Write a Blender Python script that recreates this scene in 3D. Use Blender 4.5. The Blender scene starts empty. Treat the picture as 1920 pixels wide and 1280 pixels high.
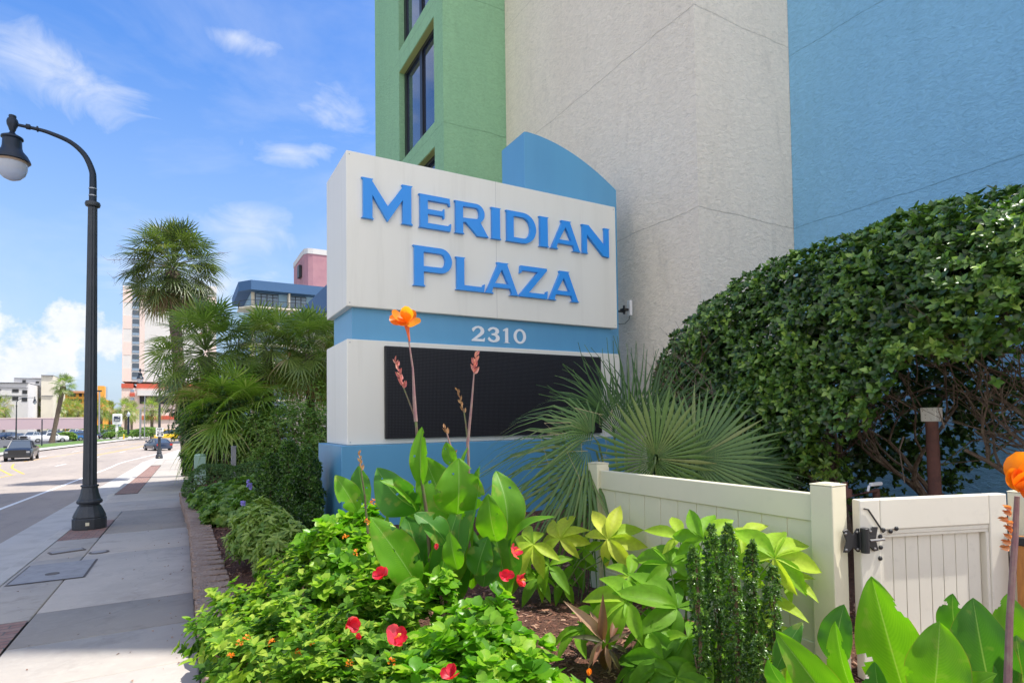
import bpy, math, random
import numpy as np
from mathutils import Vector, Matrix
# ------------------------------------------------------------------ camera
C = bpy.context.scene
COL = C.collection
F_, CY_, YAW, PITCH, ROLL = 1096.2, 751.64, .513738, .0325635, -.0128385
def basis():
    cy, sy = math.cos(YAW), math.sin(YAW)
    f0 = np.array([sy, cy, 0.]); r0 = np.array([cy, -sy, 0.]); u0 = np.array([0, 0, 1.])
    f = f0*math.cos(PITCH)+u0*math.sin(PITCH); u = u0*math.cos(PITCH)-f0*math.sin(PITCH)
    return r0*math.cos(ROLL)+u*math.sin(ROLL), u*math.cos(ROLL)-r0*math.sin(ROLL), f
RT, UP, FW = basis()
EYE = np.array([0, 0, 1.65])
cd = bpy.data.cameras.new('camera'); cam = bpy.data.objects.new('camera', cd); COL.objects.link(cam)
m = Matrix(((RT[0], UP[0], -FW[0], 0), (RT[1], UP[1], -FW[1], 0), (RT[2], UP[2], -FW[2], 1.65), (0, 0, 0, 1)))
cam.matrix_world = m
cd.sensor_width = 36; cd.lens = F_/1920*36; cd.shift_y = (CY_-640)/1920; cd.clip_end = 5000; cd.clip_start = .05
C.camera = cam
def PD(px, py, d):                      # world point seen at a pixel of the 1920x1280 photo, d metres deep
    r = RT*((px-960)/F_) - UP*((py-CY_)/F_) + FW
    return EYE + r*d
def gz(Y):
    if Y <= 0: return 0.
    if Y < 45: return -.024*Y
    if Y < 65:
        t = (Y-45)/20; return -1.08-.48*(t-t*t/2)
    return -1.32
# ------------------------------------------------------------------ sky, sun, exposure
SUN_AZ, SUN_EL = 122., 64.              # degrees from +Y towards +X
SUN_E, SKY_E, EXPO = 3.8, .15, .88
w = bpy.data.worlds.new('World'); C.world = w; w.use_nodes = True
def build_world():
    nt = w.node_tree; N = nt.nodes; Lk = nt.links; N.clear()
    def nd(t, **k):
        n = N.new(t)
        for a, b in k.items(): setattr(n, a, b)
        return n
    def val(v):
        return v
    def mth(op, a, b=None, c=None, clamp=False):
        n = nd('ShaderNodeMath', operation=op, use_clamp=clamp)
        for i, x in enumerate((a, b, c)):
            if x is None: continue
            if isinstance(x, (int, float)): n.inputs[i].default_value = x
            else: Lk.new(x, n.inputs[i])
        return n.outputs[0]
    sky = nd('ShaderNodeTexSky', sky_type='NISHITA', sun_disc=False)
    sky.sun_elevation = math.radians(SUN_EL); sky.sun_rotation = math.radians(SUN_AZ)
    sky.air_density = 1.25; sky.dust_density = .5; sky.ozone_density = 3.0; sky.altitude = 0
    hs = nd('ShaderNodeHueSaturation'); hs.inputs['Saturation'].default_value = 1.3; hs.inputs['Value'].default_value = .88; hs.inputs['Hue'].default_value = .512
    Lk.new(sky.outputs[0], hs.inputs['Color'])
    tc = nd('ShaderNodeTexCoord'); sp = nd('ShaderNodeSeparateXYZ'); Lk.new(tc.outputs['Generated'], sp.inputs[0])
    x, y, z = sp.outputs
    az = mth('MULTIPLY', mth('ARCTAN2', x, y), 57.2958); el = mth('MULTIPLY', mth('ARCSINE', z), 57.2958)
    comb = nd('ShaderNodeCombineXYZ'); Lk.new(az, comb.inputs[0]); Lk.new(el, comb.inputs[1])
    def noise(scale, det, rough, sx=1, sy=1, dist=0., rot=0.):
        mp = nd('ShaderNodeMapping'); mp.inputs['Scale'].default_value = (sx, sy, 1); mp.inputs['Rotation'].default_value = (0, 0, rot); Lk.new(comb.outputs[0], mp.inputs[0])
        n = nd('ShaderNodeTexNoise'); n.inputs['Scale'].default_value = scale; n.inputs['Detail'].default_value = det
        n.inputs['Roughness'].default_value = rough; n.inputs['Distortion'].default_value = dist; Lk.new(mp.outputs[0], n.inputs['Vector'])
        return n.outputs['Fac']
    nf = noise(.55, 8, .62); nw = noise(.16, 7, .6, 1.0, 1.7, .8, .35)
    def blob(a, e, sa, se, namp, nz, soft):
        dx = mth('DIVIDE', mth('SUBTRACT', az, a), sa); dy = mth('DIVIDE', mth('SUBTRACT', el, e), se)
        d = mth('SQRT', mth('ADD', mth('MULTIPLY', dx, dx), mth('MULTIPLY', dy, dy)))
        v = mth('ADD', mth('SUBTRACT', 1., d), mth('MULTIPLY', mth('SUBTRACT', nz, .5), namp))
        return mth('DIVIDE', v, soft, clamp=True)
    cum = blob(-9.6, 5.0, 3.4, 2.8, 2.4, nf, .45)
    for a in ((-7.6, 7.9, 2.3, 2.2), (-5.3, 6.8, 2.4, 1.7), (-11.5, 3.6, 3.5, 2.2), (-15, 7, 4, 3.5), (-30, 9, 9, 5), (-55, 12, 12, 7), (30, 8, 7, 4)):
        cum = mth('MAXIMUM', cum, blob(*a, 2.2, nf, .5))
    wis = blob(-9.4, 25.4, 5.6, 3.0, 3.0, nw, 1.9)
    for a in ((4.0, 31.3, 3.6, 1.3), (12.8, 27.6, 4.2, 2.0), (8.6, 23.8, 3.6, 1.2), (-20, 33, 9, 5), (-16, 26, 6, 3), (1, 12, 8, 3.2), (-40, 40, 20, 8), (5, 17, 5, 2.2)):
        wis = mth('MAXIMUM', wis, mth('MULTIPLY', blob(*a, 2.6, nw, 1.9), .9))
    veil = mth('MULTIPLY', mth('SUBTRACT', noise(.05, 6, .6, .7, 1.8, .5, .5), .45, clamp=True), .9)
    mask = mth('MAXIMUM', cum, mth('MULTIPLY', wis, 1.15)); mask = mth('MAXIMUM', mask, veil, clamp=True)
    # unseen bright cumulus added behind the camera to lift and whiten the shade
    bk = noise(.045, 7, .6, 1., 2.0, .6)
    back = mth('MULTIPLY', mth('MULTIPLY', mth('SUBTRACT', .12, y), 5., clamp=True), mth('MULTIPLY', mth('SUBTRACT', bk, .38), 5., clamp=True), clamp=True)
    hz = mth('MULTIPLY', mth('SUBTRACT', 1., mth('DIVIDE', el, 30.), clamp=True), .88)
    mx0 = nd('ShaderNodeMixRGB'); Lk.new(hz, mx0.inputs[0]); Lk.new(hs.outputs[0], mx0.inputs[1]); mx0.inputs[2].default_value = (1.62, 2.15, 3.1, 1)
    shade = nd('ShaderNodeMixRGB'); Lk.new(nf, shade.inputs[0]); shade.inputs[1].default_value = (2.5, 2.8, 3.3, 1); shade.inputs[2].default_value = (4.4, 4.4, 4.4, 1)
    mx = nd('ShaderNodeMixRGB'); Lk.new(mask, mx.inputs[0]); Lk.new(mx0.outputs[0], mx.inputs[1]); Lk.new(shade.outputs[0], mx.inputs[2])
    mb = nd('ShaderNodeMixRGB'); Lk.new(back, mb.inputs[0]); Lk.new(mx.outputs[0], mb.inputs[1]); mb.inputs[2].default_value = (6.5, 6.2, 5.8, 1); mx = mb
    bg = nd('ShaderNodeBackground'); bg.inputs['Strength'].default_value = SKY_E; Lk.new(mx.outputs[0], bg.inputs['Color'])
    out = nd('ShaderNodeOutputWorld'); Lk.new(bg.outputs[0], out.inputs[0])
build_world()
ld = bpy.data.lights.new('sun', 'SUN'); ld.energy = SUN_E; ld.angle = math.radians(.53); ld.color = (1, .955, .88)
sun = bpy.data.objects.new('sun', ld); COL.objects.link(sun)
a_, e_ = math.radians(SUN_AZ), math.radians(SUN_EL)
SUNV = Vector((math.sin(a_)*math.cos(e_), math.cos(a_)*math.cos(e_), math.sin(e_)))
sun.rotation_euler = SUNV.to_track_quat('Z', 'Y').to_euler(); sun.location = (0, -5, 30)
V = C.view_settings; V.view_transform = 'Standard'; V.look = 'None'; V.gamma = 1; V.exposure = EXPO; V.use_curve_mapping = False
C.cycles.use_adaptive_sampling = True; C.cycles.adaptive_threshold = .02; C.cycles.use_denoising = True
C.cycles.max_bounces = 6; C.cycles.transparent_max_bounces = 4; C.cycles.transmission_bounces = 3; C.cycles.diffuse_bounces = 4; C.cycles.glossy_bounces = 2
C.cycles.sample_clamp_indirect = 6

# ------------------------------------------------------------------ helpers
def tag(o, label=None, cat=None, group=None, kind=None):
    if label: o['label'] = label
    if cat: o['category'] = cat
    if group: o['group'] = group
    if kind: o['kind'] = kind
    return o
def thing(name, label, cat, loc=(0, 0, 0), rz=0., group=None):
    o = bpy.data.objects.new(name, None); o.empty_display_size = .2; COL.objects.link(o)
    o.location = tuple(float(v) for v in loc); o.rotation_euler = (0, 0, rz)
    return tag(o, label, cat, group)
KIDS = {}
def link(o, parent=None):
    COL.objects.link(o)
    if parent is not None: o.parent = parent; KIDS.setdefault(parent.name, []).append(o)
    return o
def copy_tree(o, parent=None):
    c = o.copy(); link(c, parent)
    for ch in KIDS.get(o.name, []): copy_tree(ch, c)
    return c
def wloc(o):
    v = np.zeros(3)
    while o is not None: v = v+np.array(o.location); o = o.parent
    return v
class MB:
    def __init__(s): s.v = []; s.f = []; s.mi = []; s.m = 0
    def add(s, vs, fs):
        b = len(s.v); s.v += [tuple(map(float, q)) for q in vs]
        for f in fs: s.f.append(tuple(b+i for i in f)); s.mi.append(s.m)
    def box(s, x0, y0, z0, x1, y1, z1):
        if x0 > x1: x0, x1 = x1, x0
        if y0 > y1: y0, y1 = y1, y0
        if z0 > z1: z0, z1 = z1, z0
        s.add([(x0,y0,z0),(x1,y0,z0),(x1,y1,z0),(x0,y1,z0),(x0,y0,z1),(x1,y0,z1),(x1,y1,z1),(x0,y1,z1)],
              [(0,3,2,1),(4,5,6,7),(0,1,5,4),(1,2,6,5),(2,3,7,6),(3,0,4,7)])
    def obox(s, c, sx, sy, sz, rz=0., rx=0., ry=0.):   # oriented box, centre c
        M = Matrix.Rotation(rz, 3, 'Z') @ Matrix.Rotation(ry, 3, 'Y') @ Matrix.Rotation(rx, 3, 'X')
        vs = [M @ Vector((a*sx/2, b*sy/2, g*sz/2)) for g in (-1, 1) for a, b in ((-1,-1),(1,-1),(1,1),(-1,1))]
        s.add([(q[0]+c[0], q[1]+c[1], q[2]+c[2]) for q in vs], [(0,3,2,1),(4,5,6,7),(0,1,5,4),(1,2,6,5),(2,3,7,6),(3,0,4,7)])
    def tube(s, pts, rad, n=8, cap=True):
        pts = [Vector(tuple(map(float, p))) for p in pts]
        if not hasattr(rad, '__len__'): rad = [rad]*len(pts)
        vs = []; fs = []; ref = None
        for i, p in enumerate(pts):
            d = (pts[min(i+1, len(pts)-1)]-pts[max(i-1, 0)])
            if d.length < 1e-9: d = Vector((0, 0, 1))
            d.normalize()
            if ref is None: ref = Vector((1, 0, 0)) if abs(d.x) < .8 else Vector((0, 1, 0))
            u = (ref-d*ref.dot(d)).normalized(); v = d.cross(u); ref = u
            for k in range(n):
                a = 2*math.pi*k/n; vs.append(p+(u*math.cos(a)+v*math.sin(a))*rad[i])
        for i in range(len(pts)-1):
            for k in range(n):
                fs.append((i*n+k, i*n+(k+1) % n, (i+1)*n+(k+1) % n, (i+1)*n+k))
        if cap: fs.append(tuple(reversed(range(n)))); fs.append(tuple(range((len(pts)-1)*n, len(pts)*n)))
        s.add(vs, fs)
    def lathe(s, prof, n=20, c=(0, 0, 0), flute=0.):
        vs = []; fs = []
        for r, z in prof:
            for k in range(n):
                a = 2*math.pi*k/n; rr = r*(1-(flute if k % 2 else 0)); vs.append((c[0]+rr*math.cos(a), c[1]+rr*math.sin(a), c[2]+z))
        for i in range(len(prof)-1):
            for k in range(n): fs.append((i*n+k, i*n+(k+1) % n, (i+1)*n+(k+1) % n, (i+1)*n+k))
        fs.append(tuple(reversed(range(n)))); fs.append(tuple(range((len(prof)-1)*n, len(prof)*n)))
        s.add(vs, fs)
    def prism(s, poly, a, b, ax='y'):      # poly in the other two axes
        n = len(poly)
        def P(q, t): return {'y': (q[0], t, q[1]), 'x': (t, q[0], q[1]), 'z': (q[0], q[1], t)}[ax]
        s.add([P(q, a) for q in poly]+[P(q, b) for q in poly],
              [tuple(range(n)), tuple(reversed(range(n, 2*n)))]+[(i, i+n, (i+1) % n+n, (i+1) % n) for i in range(n)])
    def quad(s, a, b, c, d): s.add([a, b, c, d], [(0, 1, 2, 3)])
    def build(s, name, mats, parent=None, local=False, smooth=False, bevel=0., seg=1):
        me = bpy.data.meshes.new(name)
        vs = s.v
        if parent is not None and not local:
            o = wloc(parent); vs = [(a-o[0], b-o[1], c-o[2]) for a, b, c in s.v]
        me.from_pydata(vs, [], s.f)
        if not isinstance(mats, (list, tuple)): mats = [mats]
        for m_ in mats: me.materials.append(m_)
        if len(mats) > 1: me.polygons.foreach_set('material_index', s.mi)
        import bmesh
        bm = bmesh.new(); bm.from_mesh(me); bmesh.ops.recalc_face_normals(bm, faces=bm.faces); bm.to_mesh(me); bm.free()
        if smooth: me.polygons.foreach_set('use_smooth', [True]*len(me.polygons))
        ob = bpy.data.objects.new(name, me)
        link(ob, parent)
        if bevel:
            b = ob.modifiers.new('b', 'BEVEL'); b.width = bevel; b.segments = seg; b.limit_method = 'ANGLE'
        elif smooth == 2:
            pass
        if smooth and not bevel:
            try: me.set_sharp_from_angle(angle=math.radians(42))
            except Exception: pass
        return ob
# ------------------------------------------------------------------ materials
MAT = {}
def mat(name, col, rough=.6, metal=0., bump=None, var=None, spec=.5, stretch=None, coat=0., extra=None):
    """bump=(scale,strength,dist[,detail])  var=(scale,colour2,lo,hi)"""
    if name in MAT: return MAT[name]
    M = bpy.data.materials.new(name); M.use_nodes = True; nt = M.node_tree; P = nt.nodes['Principled BSDF']
    P.inputs['Base Color'].default_value = (*col, 1); P.inputs['Roughness'].default_value = rough; P.inputs['Metallic'].default_value = metal
    P.inputs['Specular IOR Level'].default_value = spec; P.inputs['Coat Weight'].default_value = coat
    tc = nt.nodes.new('ShaderNodeTexCoord'); vec = tc.outputs['Object']
    if stretch:
        mp = nt.nodes.new('ShaderNodeMapping'); mp.inputs['Scale'].default_value = stretch; nt.links.new(vec, mp.inputs[0]); vs = mp.outputs[0]
    else: vs = vec
    colo = None
    if var:
        cur = None
        for v in (var if isinstance(var, list) else [var]):
            n = nt.nodes.new('ShaderNodeTexNoise'); n.inputs['Scale'].default_value = v[0]; n.inputs['Detail'].default_value = 6; n.inputs['Roughness'].default_value = .65
            nt.links.new(vs, n.inputs['Vector'])
            mr = nt.nodes.new('ShaderNodeMapRange'); mr.inputs[1].default_value = v[2]; mr.inputs[2].default_value = v[3]; nt.links.new(n.outputs['Fac'], mr.inputs[0])
            mx = nt.nodes.new('ShaderNodeMixRGB'); nt.links.new(mr.outputs[0], mx.inputs[0])
            if cur is None: mx.inputs[1].default_value = (*col, 1)
            else: nt.links.new(cur, mx.inputs[1])
            mx.inputs[2].default_value = (*v[1], 1); cur = mx.outputs[0]
        nt.links.new(cur, P.inputs['Base Color']); colo = cur
    if bump:
        n = nt.nodes.new('ShaderNodeTexNoise'); n.inputs['Scale'].default_value = bump[0]; n.inputs['Detail'].default_value = bump[3] if len(bump) > 3 else 5
        nt.links.new(vec, n.inputs['Vector'])
        b = nt.nodes.new('ShaderNodeBump'); b.inputs['Strength'].default_value = bump[1]; b.inputs['Distance'].default_value = bump[2]
        nt.links.new(n.outputs['Fac'], b.inputs['Height']); nt.links.new(b.outputs[0], P.inputs['Normal'])
    if extra: extra(nt, P, vec, colo)
    MAT[name] = M; return M
def stucco(name, col, col2, z0, dz, bs=10., strg=.6):
    """rough troweled stucco with a hairline joint every storey"""
    def ex(nt, P, vec, colo):
        N = nt.nodes; L = nt.links
        sp = N.new('ShaderNodeSeparateXYZ')
        g = N.new('ShaderNodeNewGeometry'); L.new(g.outputs['Position'], sp.inputs[0])
        nz = N.new('ShaderNodeTexNoise'); nz.inputs['Scale'].default_value = 1.4; nz.inputs['Detail'].default_value = 4; L.new(g.outputs['Position'], nz.inputs['Vector'])
        def M(op, a, b=None, cl=False):
            n = N.new('ShaderNodeMath'); n.operation = op; n.use_clamp = cl
            for i, x in enumerate((a, b)):
                if x is None: continue
                if isinstance(x, (int, float)): n.inputs[i].default_value = x
                else: L.new(x, n.inputs[i])
            return n.outputs[0]
        zz = M('ADD', sp.outputs[2], M('MULTIPLY', M('SUBTRACT', nz.outputs['Fac'], .5), .12))
        k = M('ABSOLUTE', M('SUBTRACT', M('FRACT', M('DIVIDE', M('SUBTRACT', zz, z0-dz*20), dz)), .5))
        line = M('DIVIDE', M('SUBTRACT', k, .5-.0035), .0015, True)
        n2 = N.new('ShaderNodeTexNoise'); n2.inputs['Scale'].default_value = bs; n2.inputs['Detail'].default_value = 7; n2.inputs['Roughness'].default_value = .62; n2.inputs['Distortion'].default_value = .9
        mp = N.new('ShaderNodeMapping'); mp.inputs['Scale'].default_value = (1, 1, 1.9); L.new(g.outputs['Position'], mp.inputs[0]); L.new(mp.outputs[0], n2.inputs['Vector'])
        h = M('SUBTRACT', n2.outputs['Fac'], M('MULTIPLY', line, .8))
        b = N.new('ShaderNodeBump'); b.inputs['Strength'].default_value = strg; b.inputs['Distance'].default_value = .06
        L.new(h, b.inputs['Height']); L.new(b.outputs[0], P.inputs['Normal'])
        mx = N.new('ShaderNodeMixRGB'); mx.blend_type = 'MULTIPLY'; L.new(M('MULTIPLY', line, .24), mx.inputs[0]); mx.inputs[2].default_value = (.3, .3, .3, 1)
        mx2 = N.new('ShaderNodeMixRGB'); mx2.blend_type = 'MULTIPLY'; mx2.inputs[0].default_value = .8
        mr = N.new('ShaderNodeMapRange'); mr.inputs[1].default_value = .3; mr.inputs[2].default_value = .6; mr.inputs[3].default_value = .84; mr.inputs[4].default_value = 1.04; L.new(n2.outputs['Fac'], mr.inputs[0])
        L.new(colo, mx.inputs[1]); L.new(mx.outputs[0], mx2.inputs[1]); L.new(mr.outputs[0], mx2.inputs[2]); L.new(mx2.outputs[0], P.inputs['Base Color'])
    return mat(name, col, .88, spec=.25, var=[(.5, col2, .4, .75), (.35, tuple(c*.88 for c in col), .5, .8), (3.5, tuple(c*.84 for c in col), .56, .8)], extra=ex, stretch=(1, 1, .22))
def leafmat(name, cols, trans=.3, rough=.42, spec=.5, pos=None, sat=None):
    """colours run along the per-leaf random attribute"""
    if name in MAT: return MAT[name]
    M = bpy.data.materials.new(name); M.use_nodes = True; nt = M.node_tree; N = nt.nodes; L = nt.links; P = N['Principled BSDF']
    at = N.new('ShaderNodeAttribute'); at.attribute_name = 'rnd'
    cr = N.new('ShaderNodeValToRGB'); e = cr.color_ramp.elements
    k = len(cols)
    pos = pos or [i/(k-1) for i in range(k)]
    while len(e) < k: e.new(.5)
    for i in range(k): e[i].position = pos[i]; e[i].color = (*cols[i], 1)
    L.new(at.outputs['Fac'], cr.inputs[0])
    P.inputs['Roughness'].default_value = rough; P.inputs['Specular IOR Level'].default_value = spec
    g = N.new('ShaderNodeNewGeometry'); nz = N.new('ShaderNodeTexNoise'); nz.inputs['Scale'].default_value = 40; L.new(g.outputs['Position'], nz.inputs['Vector'])
    mr = N.new('ShaderNodeMapRange'); mr.inputs[3].default_value = .75; mr.inputs[4].default_value = 1.2; L.new(nz.outputs['Fac'], mr.inputs[0])
    mx = N.new('ShaderNodeMixRGB'); mx.blend_type = 'MULTIPLY'; mx.inputs[0].default_value = 1; L.new(cr.outputs[0], mx.inputs[1]); L.new(mr.outputs[0], mx.inputs[2])
    L.new(mx.outputs[0], P.inputs['Base Color'])
    T = N.new('ShaderNodeBsdfTranslucent')
    hs = N.new('ShaderNodeMixRGB'); hs.blend_type = 'MULTIPLY'; hs.inputs[0].default_value = 1; hs.inputs[2].default_value = (1.5, 1.75, .7, 1); L.new(mx.outputs[0], hs.inputs[1]); L.new(hs.outputs[0], T.inputs[0])
    ms = N.new('ShaderNodeMixShader'); ms.inputs[0].default_value = trans; L.new(P.outputs[0], ms.inputs[1]); L.new(T.outputs[0], ms.inputs[2])
    L.new(ms.outputs[0], N['Material Output'].inputs[0]); MAT[name] = M; return M
def qmesh(name, Vv, Fq, R, mats, parent=None, local=False, uv=None, smooth=True, midx=None):
    """quad mesh from numpy arrays with a per-face random attribute"""
    Vv = np.asarray(Vv, np.float32).reshape(-1, 3); Fq = np.asarray(Fq, np.int32).reshape(-1, 4)
    if parent is not None and not local: Vv = Vv-wloc(parent).astype(np.float32)
    me = bpy.data.meshes.new(name); me.vertices.add(len(Vv)); me.vertices.foreach_set('co', Vv.ravel())
    me.loops.add(Fq.size); me.loops.foreach_set('vertex_index', Fq.ravel())
    me.polygons.add(len(Fq)); me.polygons.foreach_set('loop_start', np.arange(len(Fq), dtype=np.int32)*4)
    if not isinstance(mats, (list, tuple)): mats = [mats]
    for m_ in mats: me.materials.append(m_)
    if midx is not None: me.polygons.foreach_set('material_index', np.asarray(midx, np.int32))
    me.update(calc_edges=True)
    if smooth: me.polygons.foreach_set('use_smooth', np.ones(len(Fq), bool))
    a = me.attributes.new('rnd', 'FLOAT', 'FACE'); a.data.foreach_set('value', np.clip(np.asarray(R, np.float32), 0, 1))
    if uv is not None:
        l = me.uv_layers.new(name='UVMap'); l.data.foreach_set('uv', np.asarray(uv, np.float32)[Fq.ravel()].ravel())
    ob = bpy.data.objects.new(name, me)
    return link(ob, parent)
def nrm(a): return a/np.maximum(np.linalg.norm(a, axis=-1, keepdims=True), 1e-9)
def leaf_t(rows=4, prof='ovate', width=.5, fold=.25, curl=.15, cols=2):
    """leaf template: base at origin, along +Y length 1, face +Z"""
    vs = []; fs = []
    for i in range(rows+1):
        u = i/rows
        if prof == 'ovate': w_ = math.sin(math.pi*min(1, u**.75*1.0))**.8 if 0 < u < 1 else 0.02
        elif prof == 'round': w_ = (max(0, 1-(2*u-1)**2))**.5 if 0 < u < 1 else .05
        elif prof == 'lance': w_ = math.sin(math.pi*u**.8)**1.1 if 0 < u < 1 else .01
        else: w_ = prof(u)
        w_ *= width/2
        for j in range(cols+1):
            s_ = -1+2*j/cols
            vs.append((s_*w_, u, abs(s_)*w_*fold*2-curl*u*u+.03*math.sin(u*7+s_)*width))
    c = cols+1
    for i in range(rows):
        for j in range(cols): fs.append((i*c+j, i*c+j+1, (i+1)*c+j+1, (i+1)*c+j))
    return np.array(vs, np.float32), np.array(fs, np.int32)
class Leaves:
    def __init__(s): s.V = []; s.F = []; s.R = []; s.n = 0
    def add(s, T, P, Y, Nn, S, R):
        tv, tf = T; P = np.asarray(P, float).reshape(-1, 3); k = len(P)
        if k == 0: return
        Y = nrm(np.asarray(Y, float).reshape(-1, 3)); Nn = np.asarray(Nn, float).reshape(-1, 3)
        X = nrm(np.cross(Y, Nn)); Z = np.cross(X, Y)
        S = np.broadcast_to(np.asarray(S, float), (k,))[:, None, None]; R = np.broadcast_to(np.asarray(R, float), (k,))
        v = P[:, None, :]+S*(tv[None, :, 0:1]*X[:, None]+tv[None, :, 1:2]*Y[:, None]+tv[None, :, 2:3]*Z[:, None])
        s.V.append(v.reshape(-1, 3)); f = tf[None]+(np.arange(k)*len(tv))[:, None, None]+s.n
        s.F.append(f.reshape(-1, 4)); s.R.append(np.repeat(R, len(tf))); s.n += k*len(tv)
    def raw(s, v, f, r):
        s.V.append(np.asarray(v, float).reshape(-1, 3)); f = np.asarray(f, np.int64).reshape(-1, 4)+s.n; s.F.append(f); s.R.append(np.broadcast_to(np.asarray(r, float), (len(f),))); s.n += len(s.V[-1])
    def build(s, name, m_, parent=None, local=False, smooth=True):
        return qmesh(name, np.concatenate(s.V), np.concatenate(s.F), np.concatenate(s.R), m_, parent, local, smooth=smooth)
def rosettes(Lv, T, rng, P, A, k=6, size=.05, tilt=(.9, 1.5), lvl=1, drop=.6, rmean=.5, rsd=.22, szv=.3):
    """whorls of leaves at points P round axes A, lvl whorls down each stem"""
    P = np.asarray(P, float); A = nrm(np.asarray(A, float)); n = len(P)
    ref = np.tile(np.array([.3, .5, .81]), (n, 1)); U = nrm(np.cross(A, ref)); W = np.cross(A, U)
    rr = np.broadcast_to(np.asarray(rmean, float), (n,))+rng.normal(0, rsd*.6, n)
    ph0 = rng.uniform(0, 6.28, n)
    for l in range(lvl):
        for j in range(k):
            ph = ph0+2*math.pi*j/k+l*.6+rng.normal(0, .25, n); t = rng.uniform(*tilt, n)+l*.12
            rad = U*np.cos(ph)[:, None]+W*np.sin(ph)[:, None]
            Y = A*np.cos(t)[:, None]+rad*np.sin(t)[:, None]
            Nn = A*np.sin(t)[:, None]-rad*np.cos(t)[:, None]+rng.normal(0, .22, (n, 3))
            Sz = size*(1+.25*l)*(1+rng.uniform(-szv, szv, n))
            Lv.add(T, P-A*(size*drop*l)+Y*size*.05, Y, Nn, Sz, rr+rng.normal(0, rsd*.6, n)-l*.06)
# ------------------------------------------------------------------ ground, road, pavement
def sstep(t): t = max(0., min(1., t)); return t*t*(3-2*t)
def bend(Y): return 0. if Y < 56 else .12*(Y-56)-1.0*(1-math.exp(-(Y-56)/16.))*.9
def strip(name, xl, xr, y0, y1, dz, m_, nx=1, step=2., zf=None, thick=0.):
    ys = [y0]
    while ys[-1] < y1: ys.append(min(y1, ys[-1]+(step if ys[-1] < 80 else step*4)))
    b = MB(); vs = []; fs = []
    for Y in ys:
        a = xl(Y) if callable(xl) else xl; c = xr(Y) if callable(xr) else xr
        for i in range(nx+1):
            X = a+(c-a)*i/nx; vs.append((X, Y, (zf(X, Y) if zf else gz(Y))+dz))
    for j in range(len(ys)-1):
        for i in range(nx):
            q = j*(nx+1)+i; fs.append((q, q+1, q+nx+2, q+nx+1))
    b.add(vs, fs); return b
def skind(o, lab=None): o['kind'] = 'structure'; return o
M_earth = mat('earth', (.17, .15, .12), .95, var=[(.08, (.09, .13, .05), .45, .6), (.5, (.22, .2, .17), .5, .7)])
M_asph = mat('asphalt', (.32, .275, .24), .9, spec=.3, bump=(90, .3, .01), var=[(.35, (.40, .34, .29), .4, .7), (2.6, (.25, .22, .2), .52, .75), (60, (.36, .34, .32), .5, .9)], stretch=(1, .25, 1))
M_asph2 = mat('asphalt_dark', (.07, .07, .075), .92, bump=(90, .3, .01), var=[(.5, (.11, .11, .11), .4, .7)])
M_conc = mat('concrete', (.5, .475, .44), .85, spec=.3, bump=(120, .25, .006), var=[(1.1, (.40, .375, .35), .45, .75), (9, (.56, .53, .5), .5, .8), (55, (.38, .36, .34), .55, .8)])
M_kerbc = mat('kerb_concrete', (.50, .475, .44), .85, spec=.3, bump=(100, .25, .006), var=[(2, (.38, .36, .33), .45, .75)])
M_white = mat('road_white', (.78, .78, .76), .7, var=(18, (.5, .48, .46), .55, .75))
M_yel = mat('road_yellow', (.72, .42, .06), .7, var=(18, (.42, .32, .18), .55, .75))
M_dark = mat('joint_dark', (.05, .045, .04), .95)
ROADW = -18.8
g = MB(); g.add(strip('g', -900, 900, -60, 70, -.34, None, 40, 5).v, strip('g', -900, 900, -60, 70, -.34, None, 40, 5).f)
g2 = strip('g', -900, 900, 70, 2400, -.34, None, 20, 20); g.add(g2.v, g2.f)
skind(g.build('ground', M_earth))
skind(strip('fc', .12, 90, -60, -.8, .02, None, 6, 6).build('bounce_paving', mat('bounce_concrete', (.62, .57, .50), .85, bump=(40, .2, .01), var=(.6, (.54, .50, .44), .4, .7))))  # pale paving added out of view to bounce warm sunlight into the shade
# kerb_z: road is one step lower than the pavement
skind(strip('road', lambda Y: ROADW+bend(Y), lambda Y: -2.85+bend(Y), -12, 330, -.13, None, 4, 2).build('road', M_asph))
skind(strip('gutter', lambda Y: -2.85+bend(Y), lambda Y: -2.04+bend(Y), -6, 200, -.122, None).build('gutter', M_kerbc))
# kerb, dropped across the driveway
def kz(Y):
    d = min(sstep((Y-16.4)/.9), sstep((22.4-Y)/.5)) if 16.4 < Y < 22.4 else 0
    return -.10*d
kb = MB()
Y = -6.
segs = []
while Y < 200:
    st = .4 if 15 < Y < 23 else 2.44
    Y2 = Y+st; gap = .006 if st > 1 else 0
    a0, a1 = bend(Y), bend(Y2-gap); z0, z1 = gz(Y)+kz(Y), gz(Y2)+kz(Y2)
    x0, x1 = -2.04, -1.855
    kb.add([(x0+a0-.015, Y, z0-.2), (x1+a0, Y, z0-.2), (x1+a1, Y2-gap, z1-.2), (x0+a1-.015, Y2-gap, z1-.2),
            (x0+a0+.02, Y, z0+.004), (x1+a0, Y, z0+.004), (x1+a1, Y2-gap, z1+.004), (x0+a1+.02, Y2-gap, z1+.004)],
           [(0,3,2,1),(4,5,6,7),(0,1,5,4),(1,2,6,5),(2,3,7,6),(3,0,4,7)])
    Y = Y2
skind(kb.build('kerb', M_kerbc, bevel=.012, seg=2))
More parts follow.
